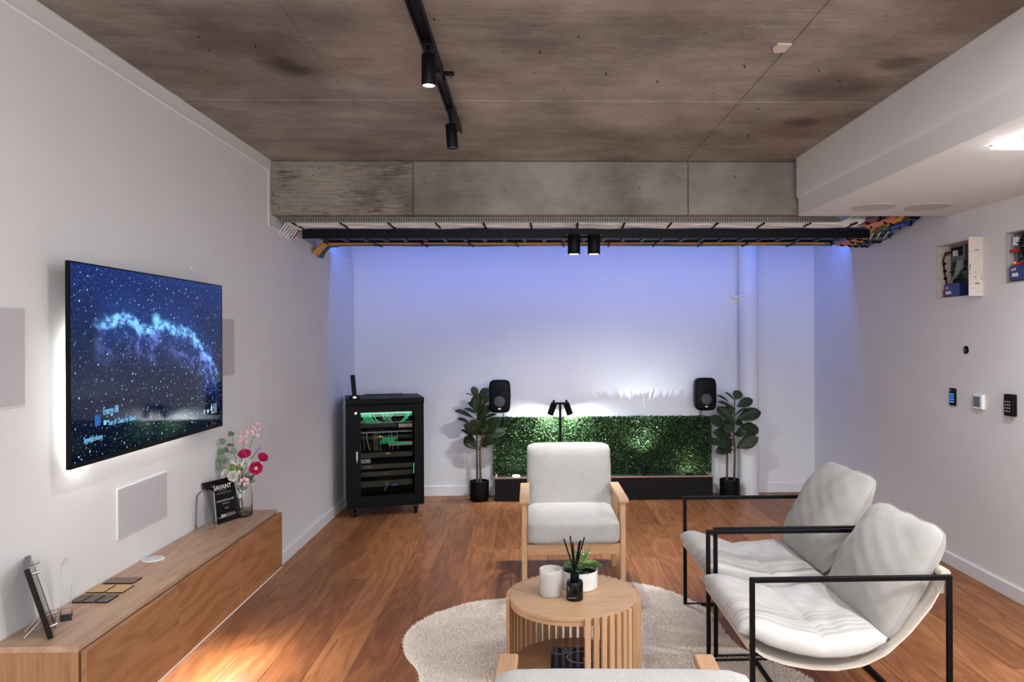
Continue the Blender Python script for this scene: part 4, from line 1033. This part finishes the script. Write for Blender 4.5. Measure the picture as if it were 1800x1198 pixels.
MB().box(-.16, .19, RD - .08, RD - .03, RZ1, RZ1 + .008).build('cable_entry', DGREY, ld)
wx0, wx1, wz0, wz1 = -.213, .245, .185, .905
m = MB(); m.box(-RW, wx0, -.012, .016, RZ0 + .03, RZ1 - .055); m.box(wx1, RW, -.012, .016, RZ0 + .03, RZ1 - .055); m.box(wx0, wx1, -.012, .016, RZ0 + .03, wz0); m.box(wx0, wx1, -.012, .016, wz1, RZ1 - .055)
dr = m.build('door', RM, rk)
MB().box(wx0, wx1, -.004, .0, wz0, wz1).build('door_glass', (lambda g: g.set((.85, .86, .83), .02, Transmission_Weight=1., IOR=1.08))(N('smoked_glass')), dr)
MB().lathe([(.0135, -.012), (.0135, -.014), (.011, -.015)], (-.253, 0, .90), 20, axis='Y').build('badge', SILVER, dr, smooth=True)
MB().box(-.253, -.236, -.022, -.012, .50, .575).build('handle', SILVER, dr, bevel=.004)
MB().box(-.247, -.242, -.026, -.022, .48, .52).build('key', SILVER, dr)
for sx in (-1, 1):
    for yy in (.05, RD - .06):
        cs = MB().box(sx * .26 - .02, sx * .26 + .02, yy - .02, yy + .02, RZ0 - .012, RZ0).build('castor', DGREY, rk)
        MB().lathe([(.001, -.012), (.028, -.012), (.031, -.008), (.031, .008), (.028, .012), (.001, .012)], (sx * .26, yy, .0315), 20, axis='X').build('wheel', BLACKP, cs, smooth=True)
        m = MB(); m.box(sx * .26 - .019, sx * .26 - .014, yy - .012, yy + .012, .03, RZ0 - .01); m.box(sx * .26 + .014, sx * .26 + .019, yy - .012, yy + .012, .03, RZ0 - .01); m.build('fork', DGREY, cs)
for s in (-1, 1): B(s * .265 - .012, s * .265 + .012, .06, .075, RZ0 + .03, RZ1 - .05).build('rail', DGREY, rk)
MRK = MW[rk.name]
def rackthing(name, label, cat, z):
    p = MRK @ Vector((0, .08, z)); return thing(name, label, cat, tuple(p), RA, 'equipment inside the rack cabinet')
GRN = emit('green_cable_glow', (.02, .42, .16), .0); GCAB = plain('green_patch_lead', (.05, .62, .28), .4); GRY = plain('grey_lead', (.32, .32, .31), .5)
STEEL = plain('grey_steel', (.22, .23, .225), .4, .5)
LG = emit('green_status_led', (.2, 1, .3), 3); LY = emit('amber_status_led', (1, .75, .1), 3); LB = emit('blue_status_led', (.4, .6, 1), 3)
def unit(name, label, cat, z, h, mt, x0=-.235, x1=.235, d=.25):
    t = rackthing(name, label, cat, z); B(x0, x1, 0, d, 0, h).build('case', mt, t, bevel=.002); return t
t = unit('patch_panel', 'patch panel with green leads at the top of the rack cabinet', 'patch panel', .855, .042, STEEL, d=.04)
B(-.23, .23, -.004, 0, .026, .034).build('led_bar', emit('green_led_bar', (.25, .9, .6), 1.3), t)
for k, xx in enumerate([-.2, -.19, -.178, -.165, -.15, -.138, -.125, -.1, -.03, -.02, -.005, .01, .025, .06, .185, .2, .21]):
    dx = .05 if k < 8 else (.04 if k < 13 else -.06)
    MB().tube([(xx, -.002, .018), (xx, -.022, .014), (xx + dx * .4, -.026, -.02), (xx + dx, -.015, -.055)], .0035, 6).build('patch_lead', GCAB if k not in (8, 10, 12) else GRY, t, smooth=True)
t = unit('cable_tray_shelf', 'thin steel shelf below the top patch panel in the rack', 'shelf', .800, .006, STEEL)
t = unit('network_switch', 'dark curved network switch on the upper rack shelf', 'network switch', .762, .034, DGREY, -.235, .1)
for k in range(5): MB().tube([(-.2 + k * .045, -.004, .034), (-.19 + k * .04, -.02, .05), (-.235 + .02 * k, -.015, .062)], .003, 5).build('patch_lead', GCAB if k % 2 else GRY, t)
t = unit('media_player', 'small pale media player at the right of the upper rack shelf', 'media player', .755, .032, plain('pinkish_case', (.34, .25, .23), .5), .115, .235, .12)
B(.185, .215, -.002, 0, .006, .024).build('display', STEEL, t)
t = unit('cable_organiser', 'rack shelf hung with thin grey leads at the left', 'shelf', .715, .012, STEEL)
for k, xx in enumerate([-.215, -.19, -.16, -.1, -.085, -.07, -.05, .03, .055, .1]):
    MB().tube([(xx, -.008, .01), (xx + .002, -.02, -.05), (xx + (.03 if k == 2 else .01), -.012, -.15)], .0035 if k == 2 else .0022, 5).build('grey_lead', GRY, t)
t = unit('poe_switch', 'network switch with a fan of green leads in the middle of the rack', 'network switch', .662, .030, DGREY)
for k in range(12):
    xx = -.02 + k * .0105; MB().tube([(xx, -.002, .012), (xx - .004, -.022, .0), (xx - .03, -.024, -.04)], .003, 5).build('patch_lead', GCAB, t)
for k in range(8): B(-.06 + k * .005, -.057 + k * .005, -.002, 0, .018, .021).build('status_led', LY, t)
t = unit('lower_patch_panel', 'pale patch panel with crowded green leads at the right of the rack', 'patch panel', .598, .030, plain('pale_panel', (.42, .44, .42), .5), .03, .235, .06)
for k in range(18):
    xx = .04 + k * .0098; MB().tube([(xx, -.002, .010), (xx - .003, -.022, .02), (xx - .014, -.018, .045 - .0012 * k)], .003, 5).build('patch_lead', GCAB, t)
for z, h, lb in ((.50, .044, 'dark amplifier just below the middle of the rack'), (.40, .040, 'dark amplifier with three amber lights in the rack'), (.335, .044, 'dark amplifier with a small white mark, second from the rack bottom'), (.245, .05, 'dark amplifier with loose leads at the rack bottom')):
    t = unit('amplifier', lb, 'amplifier', z, h, plain('amp_face', (.018, .0175, .0155), .5, 0, .5, .2, 80))
    if z == .40:
        for k in range(3): B(-.17 + k * .022, -.166 + k * .022, -.002, 0, .018, .022).build('status_led', LY, t)
    if z == .50:
        for k in range(3): B(.01 + k * .012, .014 + k * .012, -.002, 0, .03, .034).build('status_led', LY, t)
    if z == .335: B(-.01, .03, -.002, 0, .02, .0225).build('mark', GRY, t)
    if z == .245:
        MB().tube([(-.0, -.002, .04), (.02, -.03, .02), (-.01, -.03, -.02), (.0, -.02, -.04)], .003, 5).build('loose_lead', GRY, t)
        B(.06, .10, -.02, -.002, .005, .018).build('blue_plug', plain('blue_plug', (.05, .14, .5), .5), t)
t = rackthing('hub', 'small pale hub with a blue light at the left of the rack', 'hub', .455); B(-.235, -.125, -.01, .1, 0, .036).build('case', plain('hub_case', (.25, .25, .27), .5), t, bevel=.003); B(-.158, -.153, -.012, -.01, .02, .025).build('status_led', LB, t)
B(.236, .240, .005, .02, .36, .45).build('green_strip', emit('green_strip', (.05, .7, .35), 1.2), rk)
p = MRK @ Vector((0, .05, .945))
area('rack_light', tuple(p), (.0, .05, -1), .44, .03, 1.0, (.70, 1, .85)).rotation_euler = (0, 0, RA)
# router on the rack
p = MRK @ Vector((-.262, .05, RZ1))
rt = thing('router', 'slim upright black router on a small base on top of the rack cabinet', 'router', tuple(p), RA)
B(-.042, .042, -.03, .03, 0, .028).build('base', BLACKP, rt, bevel=.004); B(-.012, .016, -.032, -.030, .006, .022).build('label_plate', SILVER, rt)
MB().prism([(-.018, .028), (.020, .028), (.006, .205), (-.033, .205)], lambda a, b, c: (a, c, b), -.012, .014).build('body', BLACKP, rt, bevel=.003)

# ------------------------------------------------------------------ cable tray under the beam
lt = thing('cable_ladder', 'long black cable ladder hung below the concrete beam', 'cable ladder', (.4, 5.5, 2.255))
B(-1.60, 2.47, 5.245, 5.257, 2.252, 2.318).build('side_rail', BLACKM, lt, world=True)
B(-1.60, 2.47, 5.775, 5.787, 2.290, 2.345).build('side_rail', BLACKM, lt, world=True)
B(2.47, 2.80, 5.60, 5.615, 2.30, 2.36).build('side_rail', BLACKM, lt, world=True)
rgm = None
for k in range(27):
    xx = -1.56 + k * .153
    if rgm is None: rgm = B(-.014, .014, -.259, .259, -.006, .006).build('rung', DGREY, lt)
    else: rgm = inst(rgm, lt)
    rgm.location = (xx - .4, .016, .045)
m = MB()
for k in range(80): m.cyl((-1.57 + k * .05, 5.243, 2.285), (-1.57 + k * .05, 5.2455, 2.285), .004, None, 6)
tag(m.build('rail_rivets', DGREY, lt, world=True), kind='stuff')
CW = plain('white_cable', (.82, .80, .80), .45); CR = plain('red_cable', (.42, .01, .03), .45); COr = plain('orange_cable', (.62, .26, .03), .45); CT = plain('teal_cable', (.02, .11, .13), .45)
CP = plain('pink_cable', (.66, .22, .17), .45); CPu = plain('purple_cable', (.20, .10, .14), .45); CG = plain('grey_cable', (.085, .09, .10), .5); CGr = plain('green_cable', (.05, .13, .06), .5); CB = plain('blue_cable', (.012, .04, .16), .4); CBl = plain('bright_blue_cable', (.02, .06, .30), .4); CY = plain('yellow_cable', (.65, .36, .03), .45); CSl = plain('slate_cable', (.10, .11, .22), .45)
def wob(x, s): return .004 * math.sin(x * 3.1 + s) + .003 * math.sin(x * 7.3 + 2 * s)
def ties(parent, pts, ax, r, w_=None):
    pass
# white bundle
t = thing('white_cable_bundle', 'flat bundle of white cables tied under the beam in front of the ladder', 'cables', (.2, 5.2, 2.34))
for k in range(11):
    y = 5.075 + k * .0245; z = 2.347 - k * .0012
    rad = [.0125] * 40
    pts = [(-1.62 + i * .2, y + wob(i, k) * .6, z + wob(i * 1.3, k + 2)) for i in range(19)]
    if k % 2 == 0:
        pts = [(XL + .004, y - .05, z - .095), (XL + .012, y - .045, z - .08), (XL + .03, y - .02, z - .045), (XL + .045, y, z - .006)] + pts; rad = [.0045, .0045, .005, .007] + rad
    else: pts = [(XL + .03, y, z)] + pts
    ex_ = [[(2.128, 5.067), (2.204, 5.114), (2.253, 5.11), (2.317, 5.177)], [(2.15, 5.121), (2.261, 5.168), (2.304, 5.11), (2.365, 5.177)], [(2.194, 5.158), (2.309, 5.187), (2.362, 5.128), (2.406, 5.177)], [(2.235, 5.214), (2.369, 5.243), (2.427, 5.145), (2.457, 5.177)]][min(3, k // 3)]
    o2 = (k % 3) * .016
    pts += [(a + o2, b + o2 * .5, zz) for (a, b), zz in zip(ex_, (2.335, 2.342, 2.366, 2.42))]
    MB().tube(pts, rad, 6).build('cable', CW, t, world=True, smooth=True)
for k in range(13):
    xx = -1.61 + k * .325; sl_ = (.28 - xx) * .045
    m = MB()
    for j in range(6): m.box(xx - .006 + sl_ * 0 + j * .002, xx + .006 + j * .002, 5.055 + j * .046, 5.095 + j * .046, 2.327 - j * .001, 2.339)
    m.build('cable_tie', BLACKP, t, world=True)
B(XL + .02, 2.15, 5.045, 5.062, 2.335, 2.371).build('mesh_strip', plain('galvanised_strip', (.26, .25, .25), .5, .3), t, world=True)
m = MB()
for k in range(226): m.box(XL + .03 + k * .017, XL + .0385 + k * .017, 5.043, 5.046, 2.34, 2.366)
tag(m.build('mesh_slots', plain('slot_grey', (.05, .05, .05), .7), t, world=True), kind='stuff')
t = thing('red_cable', 'single dark red cable running along the front of the ladder', 'cable', (.2, 5.36, 2.33))
MB().tube([(XL + .002, 5.29, 2.262), (XL + .02, 5.31, 2.275), (XL + .05, 5.33, 2.325)] + [(-1.62 + i * .2, 5.352 - .006 * (i > 12) + wob(i, 1) * .5, 2.331 + wob(i, 3) * .8) for i in range(19)] + [(2.08, 5.35, 2.331), (2.25, 5.352, 2.331)], .009, 6).build('strand', CR, t, world=True, smooth=True)
# blue cables lying in the ladder
t = thing('blue_cable_bundle', 'dark blue cables lying along the rungs of the black ladder', 'cables', (.4, 5.52, 2.31))
for k in range(15):
    y = 5.285 + k * .033
    MB().tube([(-1.58, y, 2.322)] + [(-1.4 + i * .35, y + wob(i, k), 2.321 + .5 * wob(i, k + 1)) for i in range(11)] + [(2.2 + .012 * k, y, 2.318), (2.45 + .012 * k, y - .02, 2.318)], .0155, 6).build('cable', CB if k % 4 else CBl, t, world=True, smooth=True)
# orange and teal run along the back of the ladder
t = thing('orange_cable_bundle', 'orange and teal cables tied along the back of the black ladder', 'cables', (.4, 5.92, 2.30))
cl = [COr, COr, CP, COr, CY, CT, CT, CT, CT]
for k in range(9):
    y = 5.815 + k * .024
    fan = (k - 4) * .006
    pts = [(XL + .012, y + .02 + fan, 2.215 - (.012 if k > 4 else 0)), (XL + .045, y + .01, 2.250), (XL + .09, y, 2.29)] + [(-1.5 + i * .28, y + wob(i, k), 2.303 + wob(i, k + 2) * .9) for i in range(14)] + [(2.35 + .02 * k, y, 2.30)]
    MB().tube(pts, .012, 6).build('cable', cl[k], t, world=True, smooth=True)
for k in range(11):
    xx = -1.58 + k * .37; m = MB()
    for j in range(5): m.box(xx - .006 + j * .004, xx + .006 + j * .004, 5.80 + j * .045, 5.845 + j * .045, 2.283, 2.293)
    m.build('cable_tie', BLACKP, t, world=True)
BUN = {'purple': [(2.306, 5.31, 2.335), (2.386, 5.203, 2.339), (2.432, 5.083, 2.351), (2.488, 5.106, 2.372), (2.534, 5.177, 2.4)],
 'pink': [(2.545, 5.985, 2.285), (2.572, 5.85, 2.287), (2.592, 5.709, 2.294), (2.593, 5.657, 2.306), (2.461, 5.304, 2.323), (2.534, 5.272, 2.344), (2.616, 5.181, 2.369), (2.603, 5.177, 2.42)],
 'orange': [(2.612, 5.986, 2.285), (2.653, 5.901, 2.287), (2.664, 5.757, 2.294), (2.659, 5.704, 2.306), (2.552, 5.385, 2.323), (2.609, 5.33, 2.344), (2.671, 5.199, 2.369), (2.7, 5.177, 2.42)],
 'grey': [(2.706, 6.095, 2.285), (2.708, 5.908, 2.288), (2.686, 5.641, 2.298), (2.584, 5.365, 2.314), (2.65, 5.318, 2.336), (2.752, 5.242, 2.365), (2.752, 5.177, 2.42)],
 'green': [(2.76, 6.095, 2.285), (2.75, 5.858, 2.288), (2.736, 5.642, 2.298), (2.617, 5.324, 2.314), (2.674, 5.318, 2.336), (2.785, 5.261, 2.365), (2.798, 5.177, 2.42)],
 'blue': [(2.80, 6.096, 2.285), (2.80, 5.909, 2.288), (2.785, 5.642, 2.298), (2.662, 5.284, 2.314), (2.728, 5.241, 2.336), (2.80, 5.261, 2.365), (2.81, 5.177, 2.42)],
 'slate': [(2.415, 5.90, 2.285), (2.453, 5.72, 2.287), (2.507, 5.50, 2.30), (2.52, 5.45, 2.31)]}
for nm, mt, lb in (('purple', CPu, 'dusty purple cables bending into the ceiling beside the white ones'), ('pink', CP, 'salmon pink cables bending from the ladder up behind the bulkhead'), ('orange', CY, 'yellow orange cables bending from the ladder up behind the bulkhead'),
                   ('grey', CG, 'charcoal grey cables bending between the yellow and the green ones'), ('green', CGr, 'dark green cables bending between the grey and the blue ones'), ('blue', CBl, 'blue cables bending along the right wall, outermost of the coloured ones'), ('slate', CSl, 'slate blue cables bending at the right end of the black ladder')):
    P = BUN[nm]; t = thing('cable_bundle', lb, 'cables', P[0], 0, 'coloured cable bundles at the right ladder end')
    for k, (ox, oy, oz) in enumerate(((0, 0, 0), (-.018, -.012, .008), (.012, .014, .012))):
        Q = [Vector(p) + Vector((ox, oy, oz + .01)) for p in P]; Q = [Vector((min(q.x, XR - .018), q.y, q.z)) for q in Q]
        MB().tube(Q, .013, 7).build('cable', mt, t, world=True, smooth=True)
    for a, b in zip(P[:-1], P[1:]):
        a, b = Vector(a), Vector(b); c = (a + b) / 2; d = (b - a).normalized()
        if (b - a).length < .05: continue
        c.x = min(c.x, XR - .03); MB().cyl(c - d * .004 + Vector((0, 0, .012)), c + d * .004 + Vector((0, 0, .012)), .026, None, 10).build('cable_tie', BLACKP, t, world=True)
    if len(P) > 6:
        a = Vector(P[3 if len(P) > 7 else 2]); b = Vector(P[4 if len(P) > 7 else 3]); m = MB()
        for k in range(9):
            c = a.lerp(b, .1 + k * .1) + Vector((-.032, 0, -.006)); m.box(c.x - .008, c.x + .008, c.y - .006, c.y + .006, c.z - .002, c.z + .002)
        tag(m.build('cable_comb', plain('pale_comb', (.5, .5, .48), .5), t, world=True), kind='stuff')
# led channel that throws the blue light
t = thing('led_channel', 'slim channel of blue light hidden above the cable ladder', 'light', (.565, 6.40, 2.46))
m = MB(); m.box(XL + .003, XR - .003, 6.392, 6.402, 2.425, 2.50); m.box(XL + .003, XR - .003, 6.402, 6.45, 2.478, 2.50)
m.build('profile', DGREY, t, world=True)
B(XL + .02, XR - .02, 6.404, 6.416, 2.466, 2.478).build('diffuser', emit('blue_led', (.05, .15, 1), 3), t, world=True)
for xx in (-1.2, .5, 2.3): MB().cyl((xx, 6.42, 2.50), (xx, 6.42, ZC), .004, None, 6).build('hanger', DGREY, t, world=True)

# ------------------------------------------------------------------ track lights
tk = thing('track_rail', 'black lighting track running along the concrete ceiling', 'track', (-.39, 2.2, 2.70))
m = MB(); m.box(-.415, -.365, -1.0, 3.20, 2.697, 2.716); m.box(-.415, -.407, -1.0, 3.2, 2.685, 2.697); m.box(-.373, -.365, -1., 3.2, 2.685, 2.697); m.build('rail', BLACKM, tk, world=True)
m = MB(); m.box(-.410, -.368, 3.26, 4.12, 2.697, 2.716); m.box(-.41, -.403, 3.26, 4.12, 2.685, 2.697); m.box(-.375, -.368, 3.26, 4.12, 2.685, 2.697); m.build('rail', BLACKM, tk, world=True)
B(-.405, -.375, 3.18, 3.28, 2.688, 2.712).build('joiner', DGREY, tk, world=True)
B(-.37, -.32, 3.20, 3.225, 2.69, 2.705).build('feed_cap', BLACKP, tk, world=True, bevel=.004)
for yy in (1.2, 2.4, 3.5): B(-.4, -.38, yy, yy + .02, 2.716, ZC).build('mount_clip', DGREY, tk, world=True)
def track_spot(label, x, y, ztop, zbot, r, lit, tilt=0, group='black cylinder spotlights', stem_to=None):
    t = thing('spotlight', label, 'spotlight', (x, y, ztop), 0, group, rot=(0, R(tilt), 0))
    h_ = ztop - zbot
    MB().lathe([(.001, 0), (r * .96, 0), (r, -.003), (r, -h_ + .002), (r * .97, -h_), (r * .86, -h_), (r * .84, -h_ + .012), (.001, -h_ + .012)], n=32).build('body', BLACKM, t, smooth=True)
    MB().lathe([(.001, -h_ + .0125), (r * .82, -h_ + .0125), (r * .8, -h_ + .003), (.001, -h_ + .002)], n=28).build('lens', LENSW if lit else BLACKG, t, smooth=True)
    if stem_to:
        MB().cyl((0, 0, -.002), (0, 0, stem_to - ztop), .008, None, 12).build('stem', BLACKM, t, smooth=True)
        MB().box(-.016, .016, -.05, .05, stem_to - ztop, stem_to - ztop + .02).build('adapter', BLACKM, t, bevel=.003)
    return t
LENSW = emit('bright_lens', (1, .99, .98), 24)
track_spot('lit black cylinder spotlight on the ceiling track, nearer of the two', -.389, 2.90, 2.660, 2.537, .0285, True, 0, stem_to=2.68)
track_spot('unlit black cylinder spotlight at the far end of the ceiling track', -.389, 3.72, 2.622, 2.503, .0285, False, -4, stem_to=2.68)
spot('track_lamp', (-.389, 2.90, 2.53), (.0, .05, -1), 14, 60, .6, WARM, .025)
track_spot('lit black cylinder spotlight under the cable ladder, left of the pair', .319, 5.15, 2.262, 2.126, .044, True)
track_spot('lit black cylinder spotlight under the cable ladder, right of the pair', .459, 5.15, 2.262, 2.126, .044, True)
B(.26, .52, 5.12, 5.18, 2.262, 2.272).build('spotlight_plate', BLACKM, lt, world=True)
# bulkhead fittings
for lb, x, y, r in (('round flush ceiling speaker in the bulkhead, nearer the room', 2.153, 4.522, .128), ('round flush ceiling speaker in the bulkhead, nearer the right wall', 2.488, 4.512, .135)):
    t = thing('ceiling_speaker', lb, 'speaker', (x, y, ZB), 0, 'round ceiling speakers in the bulkhead')
    MB().lathe([(r, .0), (r, -.003), (r - .002, -.0045), (r - .002, 0)], n=48, cap=False).build('rim', GRILLER, t, smooth=True)
    MB().lathe([(.001, -.004), (r - .004, -.004), (r - .004, 0), (.001, 0)], n=48).build('grille', GRILLER, t, smooth=True)
t = thing('linear_light', 'slim bright linear light under the bulkhead at the right photo edge', 'ceiling light', (2.3, 3.045, ZB))
B(1.955, 2.6, 3.035, 3.055, ZB - .008, ZB).build('housing', WHITEP, t, world=True); B(1.958, 2.597, 3.037, 3.053, ZB - .016, ZB - .008).build('diffuser', LENSW, t, world=True)
t = thing('downlight', 'round bright downlight under the bulkhead above the linear light', 'ceiling light', (2.06, 2.90, ZB))
MB().lathe([(.055, 0), (.055, -.006), (.048, -.010), (.044, -.004), (.044, 0)], n=32, cap=False).build('trim_ring', WHITEP, t, smooth=True)
MB().lathe([(.043, -.001), (.043, -.012), (.001, -.014)], n=28).build('lens', LENSW, t, smooth=True)

# ------------------------------------------------------------------ right wall devices
def liner(t, H, mt):
    y0, y1, z0, z1 = H; a = XR + D - .004; m = MB(); e = .006
    m.box(a - .004, a, y0, y1, z0, z1); m.box(XR - .003, a, y0, y0 + e, z0, z1); m.box(XR - .003, a, y1 - e, y1, z0, z1); m.box(XR - .003, a, y0, y1, z0, z0 + e); m.box(XR - .003, a, y0, y1, z1 - e, z1)
    return m.build('liner', mt, t, world=True)
PCB = plain('circuit_green', (.02, .07, .045), .5, 0, .5, .5, 150); PCBB = plain('dark_board', (.015, .018, .02), .5, 0, .5, .4, 120); BLUEB = plain('battery_blue', (.02, .045, .20), .4); REDC = plain('red_plug', (.5, .02, .02), .4); DARKW = plain('dark_wire', (.05, .02, .02), .5)
def components(t, H, seed, dens):
    """rows of small chips, sockets and capacitors"""
    r2 = random.Random(seed); y0, y1, z0, z1 = H; m = [MB(), MB(), MB()]
    for k in range(dens):
        y, z = r2.uniform(y0, y1 - .02), r2.uniform(z0, z1 - .015); a, b = r2.uniform(.006, .03), r2.uniform(.004, .016); dp = r2.uniform(.004, .018)
        m[r2.randrange(3)].box(BX - dp, BX, y, y + a, z, z + b)
    for q, mt, nm in zip(m, (BLACKP, STEEL, PCB), ('chips', 'sockets', 'terminals')): tag(q.build(nm, mt, t, world=True), kind='stuff')
t = thing('alarm_panel', 'open recessed alarm panel box with cream door on the right wall', 'control panel', (XR, 4.75, 1.98))
liner(t, H1, CREAMP)
dl = B(XR - .089, XR + .004, 4.496, 4.502, 1.790, 2.160).build('door', CREAMP, t, world=True, bevel=.001)
m = MB(); m.box(XR - .052, XR - .022, 4.4955, 4.497, 2.075, 2.079); m.box(XR - .05, XR - .022, 4.4955, 4.497, 1.866, 1.871); m.box(XR - .083, XR - .079, 4.4955, 4.497, 1.958, 1.988)
for a, b in ((-.046, 1.94), (-.048, 1.908), (-.008, 1.916), (-.008, 1.897), (-.084, 1.95), (-.084, 1.93)): m.box(XR + a - .003, XR + a + .003, 4.4955, 4.497, b - .003, b + .003)
m.build('slots', BLACKP, t, world=True)
BX = XR + D - .01
B(BX - .004, BX, 4.52, 5.0, 1.805, 2.158).build('backboard', PCBB, t, world=True)
B(BX - .022, BX - .004, 4.83, 4.995, 2.05, 2.157).build('module', STEEL, t, world=True); B(BX - .026, BX - .022, 4.855, 4.98, 2.085, 2.145).build('module_window', BLACKP, t, world=True); B(BX - .038, BX - .026, 4.90, 4.945, 2.085, 2.122).build('white_plug', WHITEP, t, world=True)
B(BX - .016, BX - .004, 4.72, 5.0, 1.93, 2.045).build('circuit_board', PCB, t, world=True)
BX -= .016; components(t, (4.74, 4.99, 1.93, 2.04), 3, 70); BX += .016
B(XR + .025, BX - .004, 4.79, 4.965, 1.804, 1.895).build('battery', BLUEB, t, world=True, bevel=.003)
B(XR + .023, XR + .025, 4.885, 4.945, 1.825, 1.845).build('battery_label', WHITEP, t, world=True)
text('AVF', .022, (XR + .0243, 4.95, 1.86), (0, -1, 0), (0, 0, 1), PW, t, bold=.0006)
MB().tube([(2.93, 4.985, 2.12), (2.88, 4.99, 2.115), (2.862, 4.99, 2.06), (2.872, 4.988, 1.97), (2.885, 4.985, 1.90), (2.885, 4.975, 1.82)], .006, 7).build('wire_loom', DARKW, t, world=True, smooth=True)
for k in range(4): MB().tube([(2.93, 4.96, 2.10 + k * .012), (2.90, 4.985, 2.125 - k * .008), (2.866, 4.992, 2.09)], .0018, 5).build('wire', DARKW, t, world=True)
for k in range(4): MB().cyl((2.868 + k * .004, 4.98, 2.04 - k * .05), (2.868 + k * .004, 4.994, 2.035 - k * .05), .010, None, 8).build('wire_clip', BLACKP, t, world=True)
for k in range(6): MB().tube([(BX - .02, 4.98 - .01 * k, 1.94), (BX - .045, 4.95 - .02 * k, 1.915 + .012 * k), (BX - .05, 4.90 - .02 * k, 1.95 + .01 * k), (BX - .03, 4.90 - .012 * k, 2.05)], .005, 6).build('grey_wire', plain('sage_wire', (.34, .42, .35), .5), t, world=True, smooth=True)
MB().tube([(BX - .03, 4.99, 1.87), (XR + .035, 4.99, 1.85), (XR + .035, 4.98, 1.81)], .008, 6).build('red_wire', REDC, t, world=True)
t = thing('control_box', 'open recessed box of circuit boards at the right photo edge', 'control panel', (XR, 4.03, 2.0))
liner(t, H2, plain('steel_liner', (.40, .40, .41), .5))
BX = XR + .045
B(BX - .004, BX, H2[0] + .006, 4.262, 1.858, 2.144).build('backboard', STEEL, t, world=True)
B(BX - .012, BX - .004, H2[0] + .01, 4.215, 1.955, 2.14).build('circuit_board', PCBB, t, world=True)
BX -= .012; components(t, (H2[0] + .02, 4.21, 1.96, 2.135), 9, 220); BX += .012
B(BX - .035, BX - .012, 3.95, 4.15, 2.0, 2.05).build('relay_block', BLACKP, t, world=True, bevel=.002)
B(BX - .03, BX - .004, 4.20, 4.235, 2.07, 2.12).build('terminal_block', WHITEP, t, world=True); B(BX - .035, BX - .004, 4.19, 4.255, 2.03, 2.05).build('red_plug', REDC, t, world=True)
MB().ball((BX - .038, 4.205, 1.968), .005).build('status_led', emit('red_status_led', (1, .05, .02), 6), t, world=True)
B(BX - .034, BX - .004, 4.17, 4.225, 1.955, 1.968).build('red_fuse', REDC, t, world=True)
B(BX - .06, BX - .004, 4.05, 4.225, 1.862, 1.95).build('battery', BLUEB, t, world=True, bevel=.012, seg=4)
B(BX - .062, BX - .06, 4.145, 4.195, 1.885, 1.905).build('battery_label', WHITEP, t, world=True)
text('AVF', .024, (BX - .0607, 4.203, 1.918), (0, -1, 0), (0, 0, 1), PW, t, bold=.0006)

t = thing('wall_sensor', 'small dark oval lens button on the right wall', 'sensor', (XR, 4.672, 1.451))
MB().lathe([(.026, 0), (.026, -.006), (.021, -.009), (.001, -.0095)], n=28, axis='X').build('bezel', BLACKP, t, smooth=True); MB().lathe([(.016, -.009), (.012, -.013), (.001, -.014)], n=20, axis='X').build('lens', plain('navy_lens', (.01, .015, .06), .1), t, smooth=True)
KB = emit('blue_key_light', (.05, .25, 1), 2.5)
def keypad(label, yc, z0, z1, hw, dp, km, tilt=False):
    t = thing('keypad', label, 'keypad', (XR, yc, z0), 0, 'black keypads on the right wall'); h_ = z1 - z0
    B(-dp, 0, -hw, hw, 0, h_).build('body', BLACKP, t, bevel=.005, seg=3)
    for r_ in range(4):
        for c in range(3):
            y = (c - 1) * hw * .5; z = h_ * (.22 + .145 * r_) ; B(-dp - .0012, -dp + .001, y - hw * .13, y + hw * .13, z - h_ * .03, z + h_ * .03).build('key', km, t)
    if not tilt: B(-dp - .001, -dp, hw * .4, hw * .7, h_ * .85, h_ * .9).build('red_light', emit('red_key_light', (1, .1, .05), 1.5), t)
keypad('slim black keypad with glowing blue keys, left of the white thermostat', 4.815, 1.078, 1.194, .034, .014, KB)
keypad('deep black keypad with pale keys, right of the white thermostat', 4.215, 1.073, 1.20, .037, .034, plain('pale_keys', (.35, .35, .36), .5), True)
t = thing('thermostat', 'square white thermostat with a grey screen between the two keypads', 'thermostat', (XR, 4.527, 1.083))
B(-.022, 0, -.05, .05, 0, .092).build('body', WHITEP, t, bevel=.005, seg=3); B(-.0235, -.021, -.028, .038, .014, .078).build('screen', emit('dim_lcd', (.16, .19, .25), .35), t)

flush_texts()
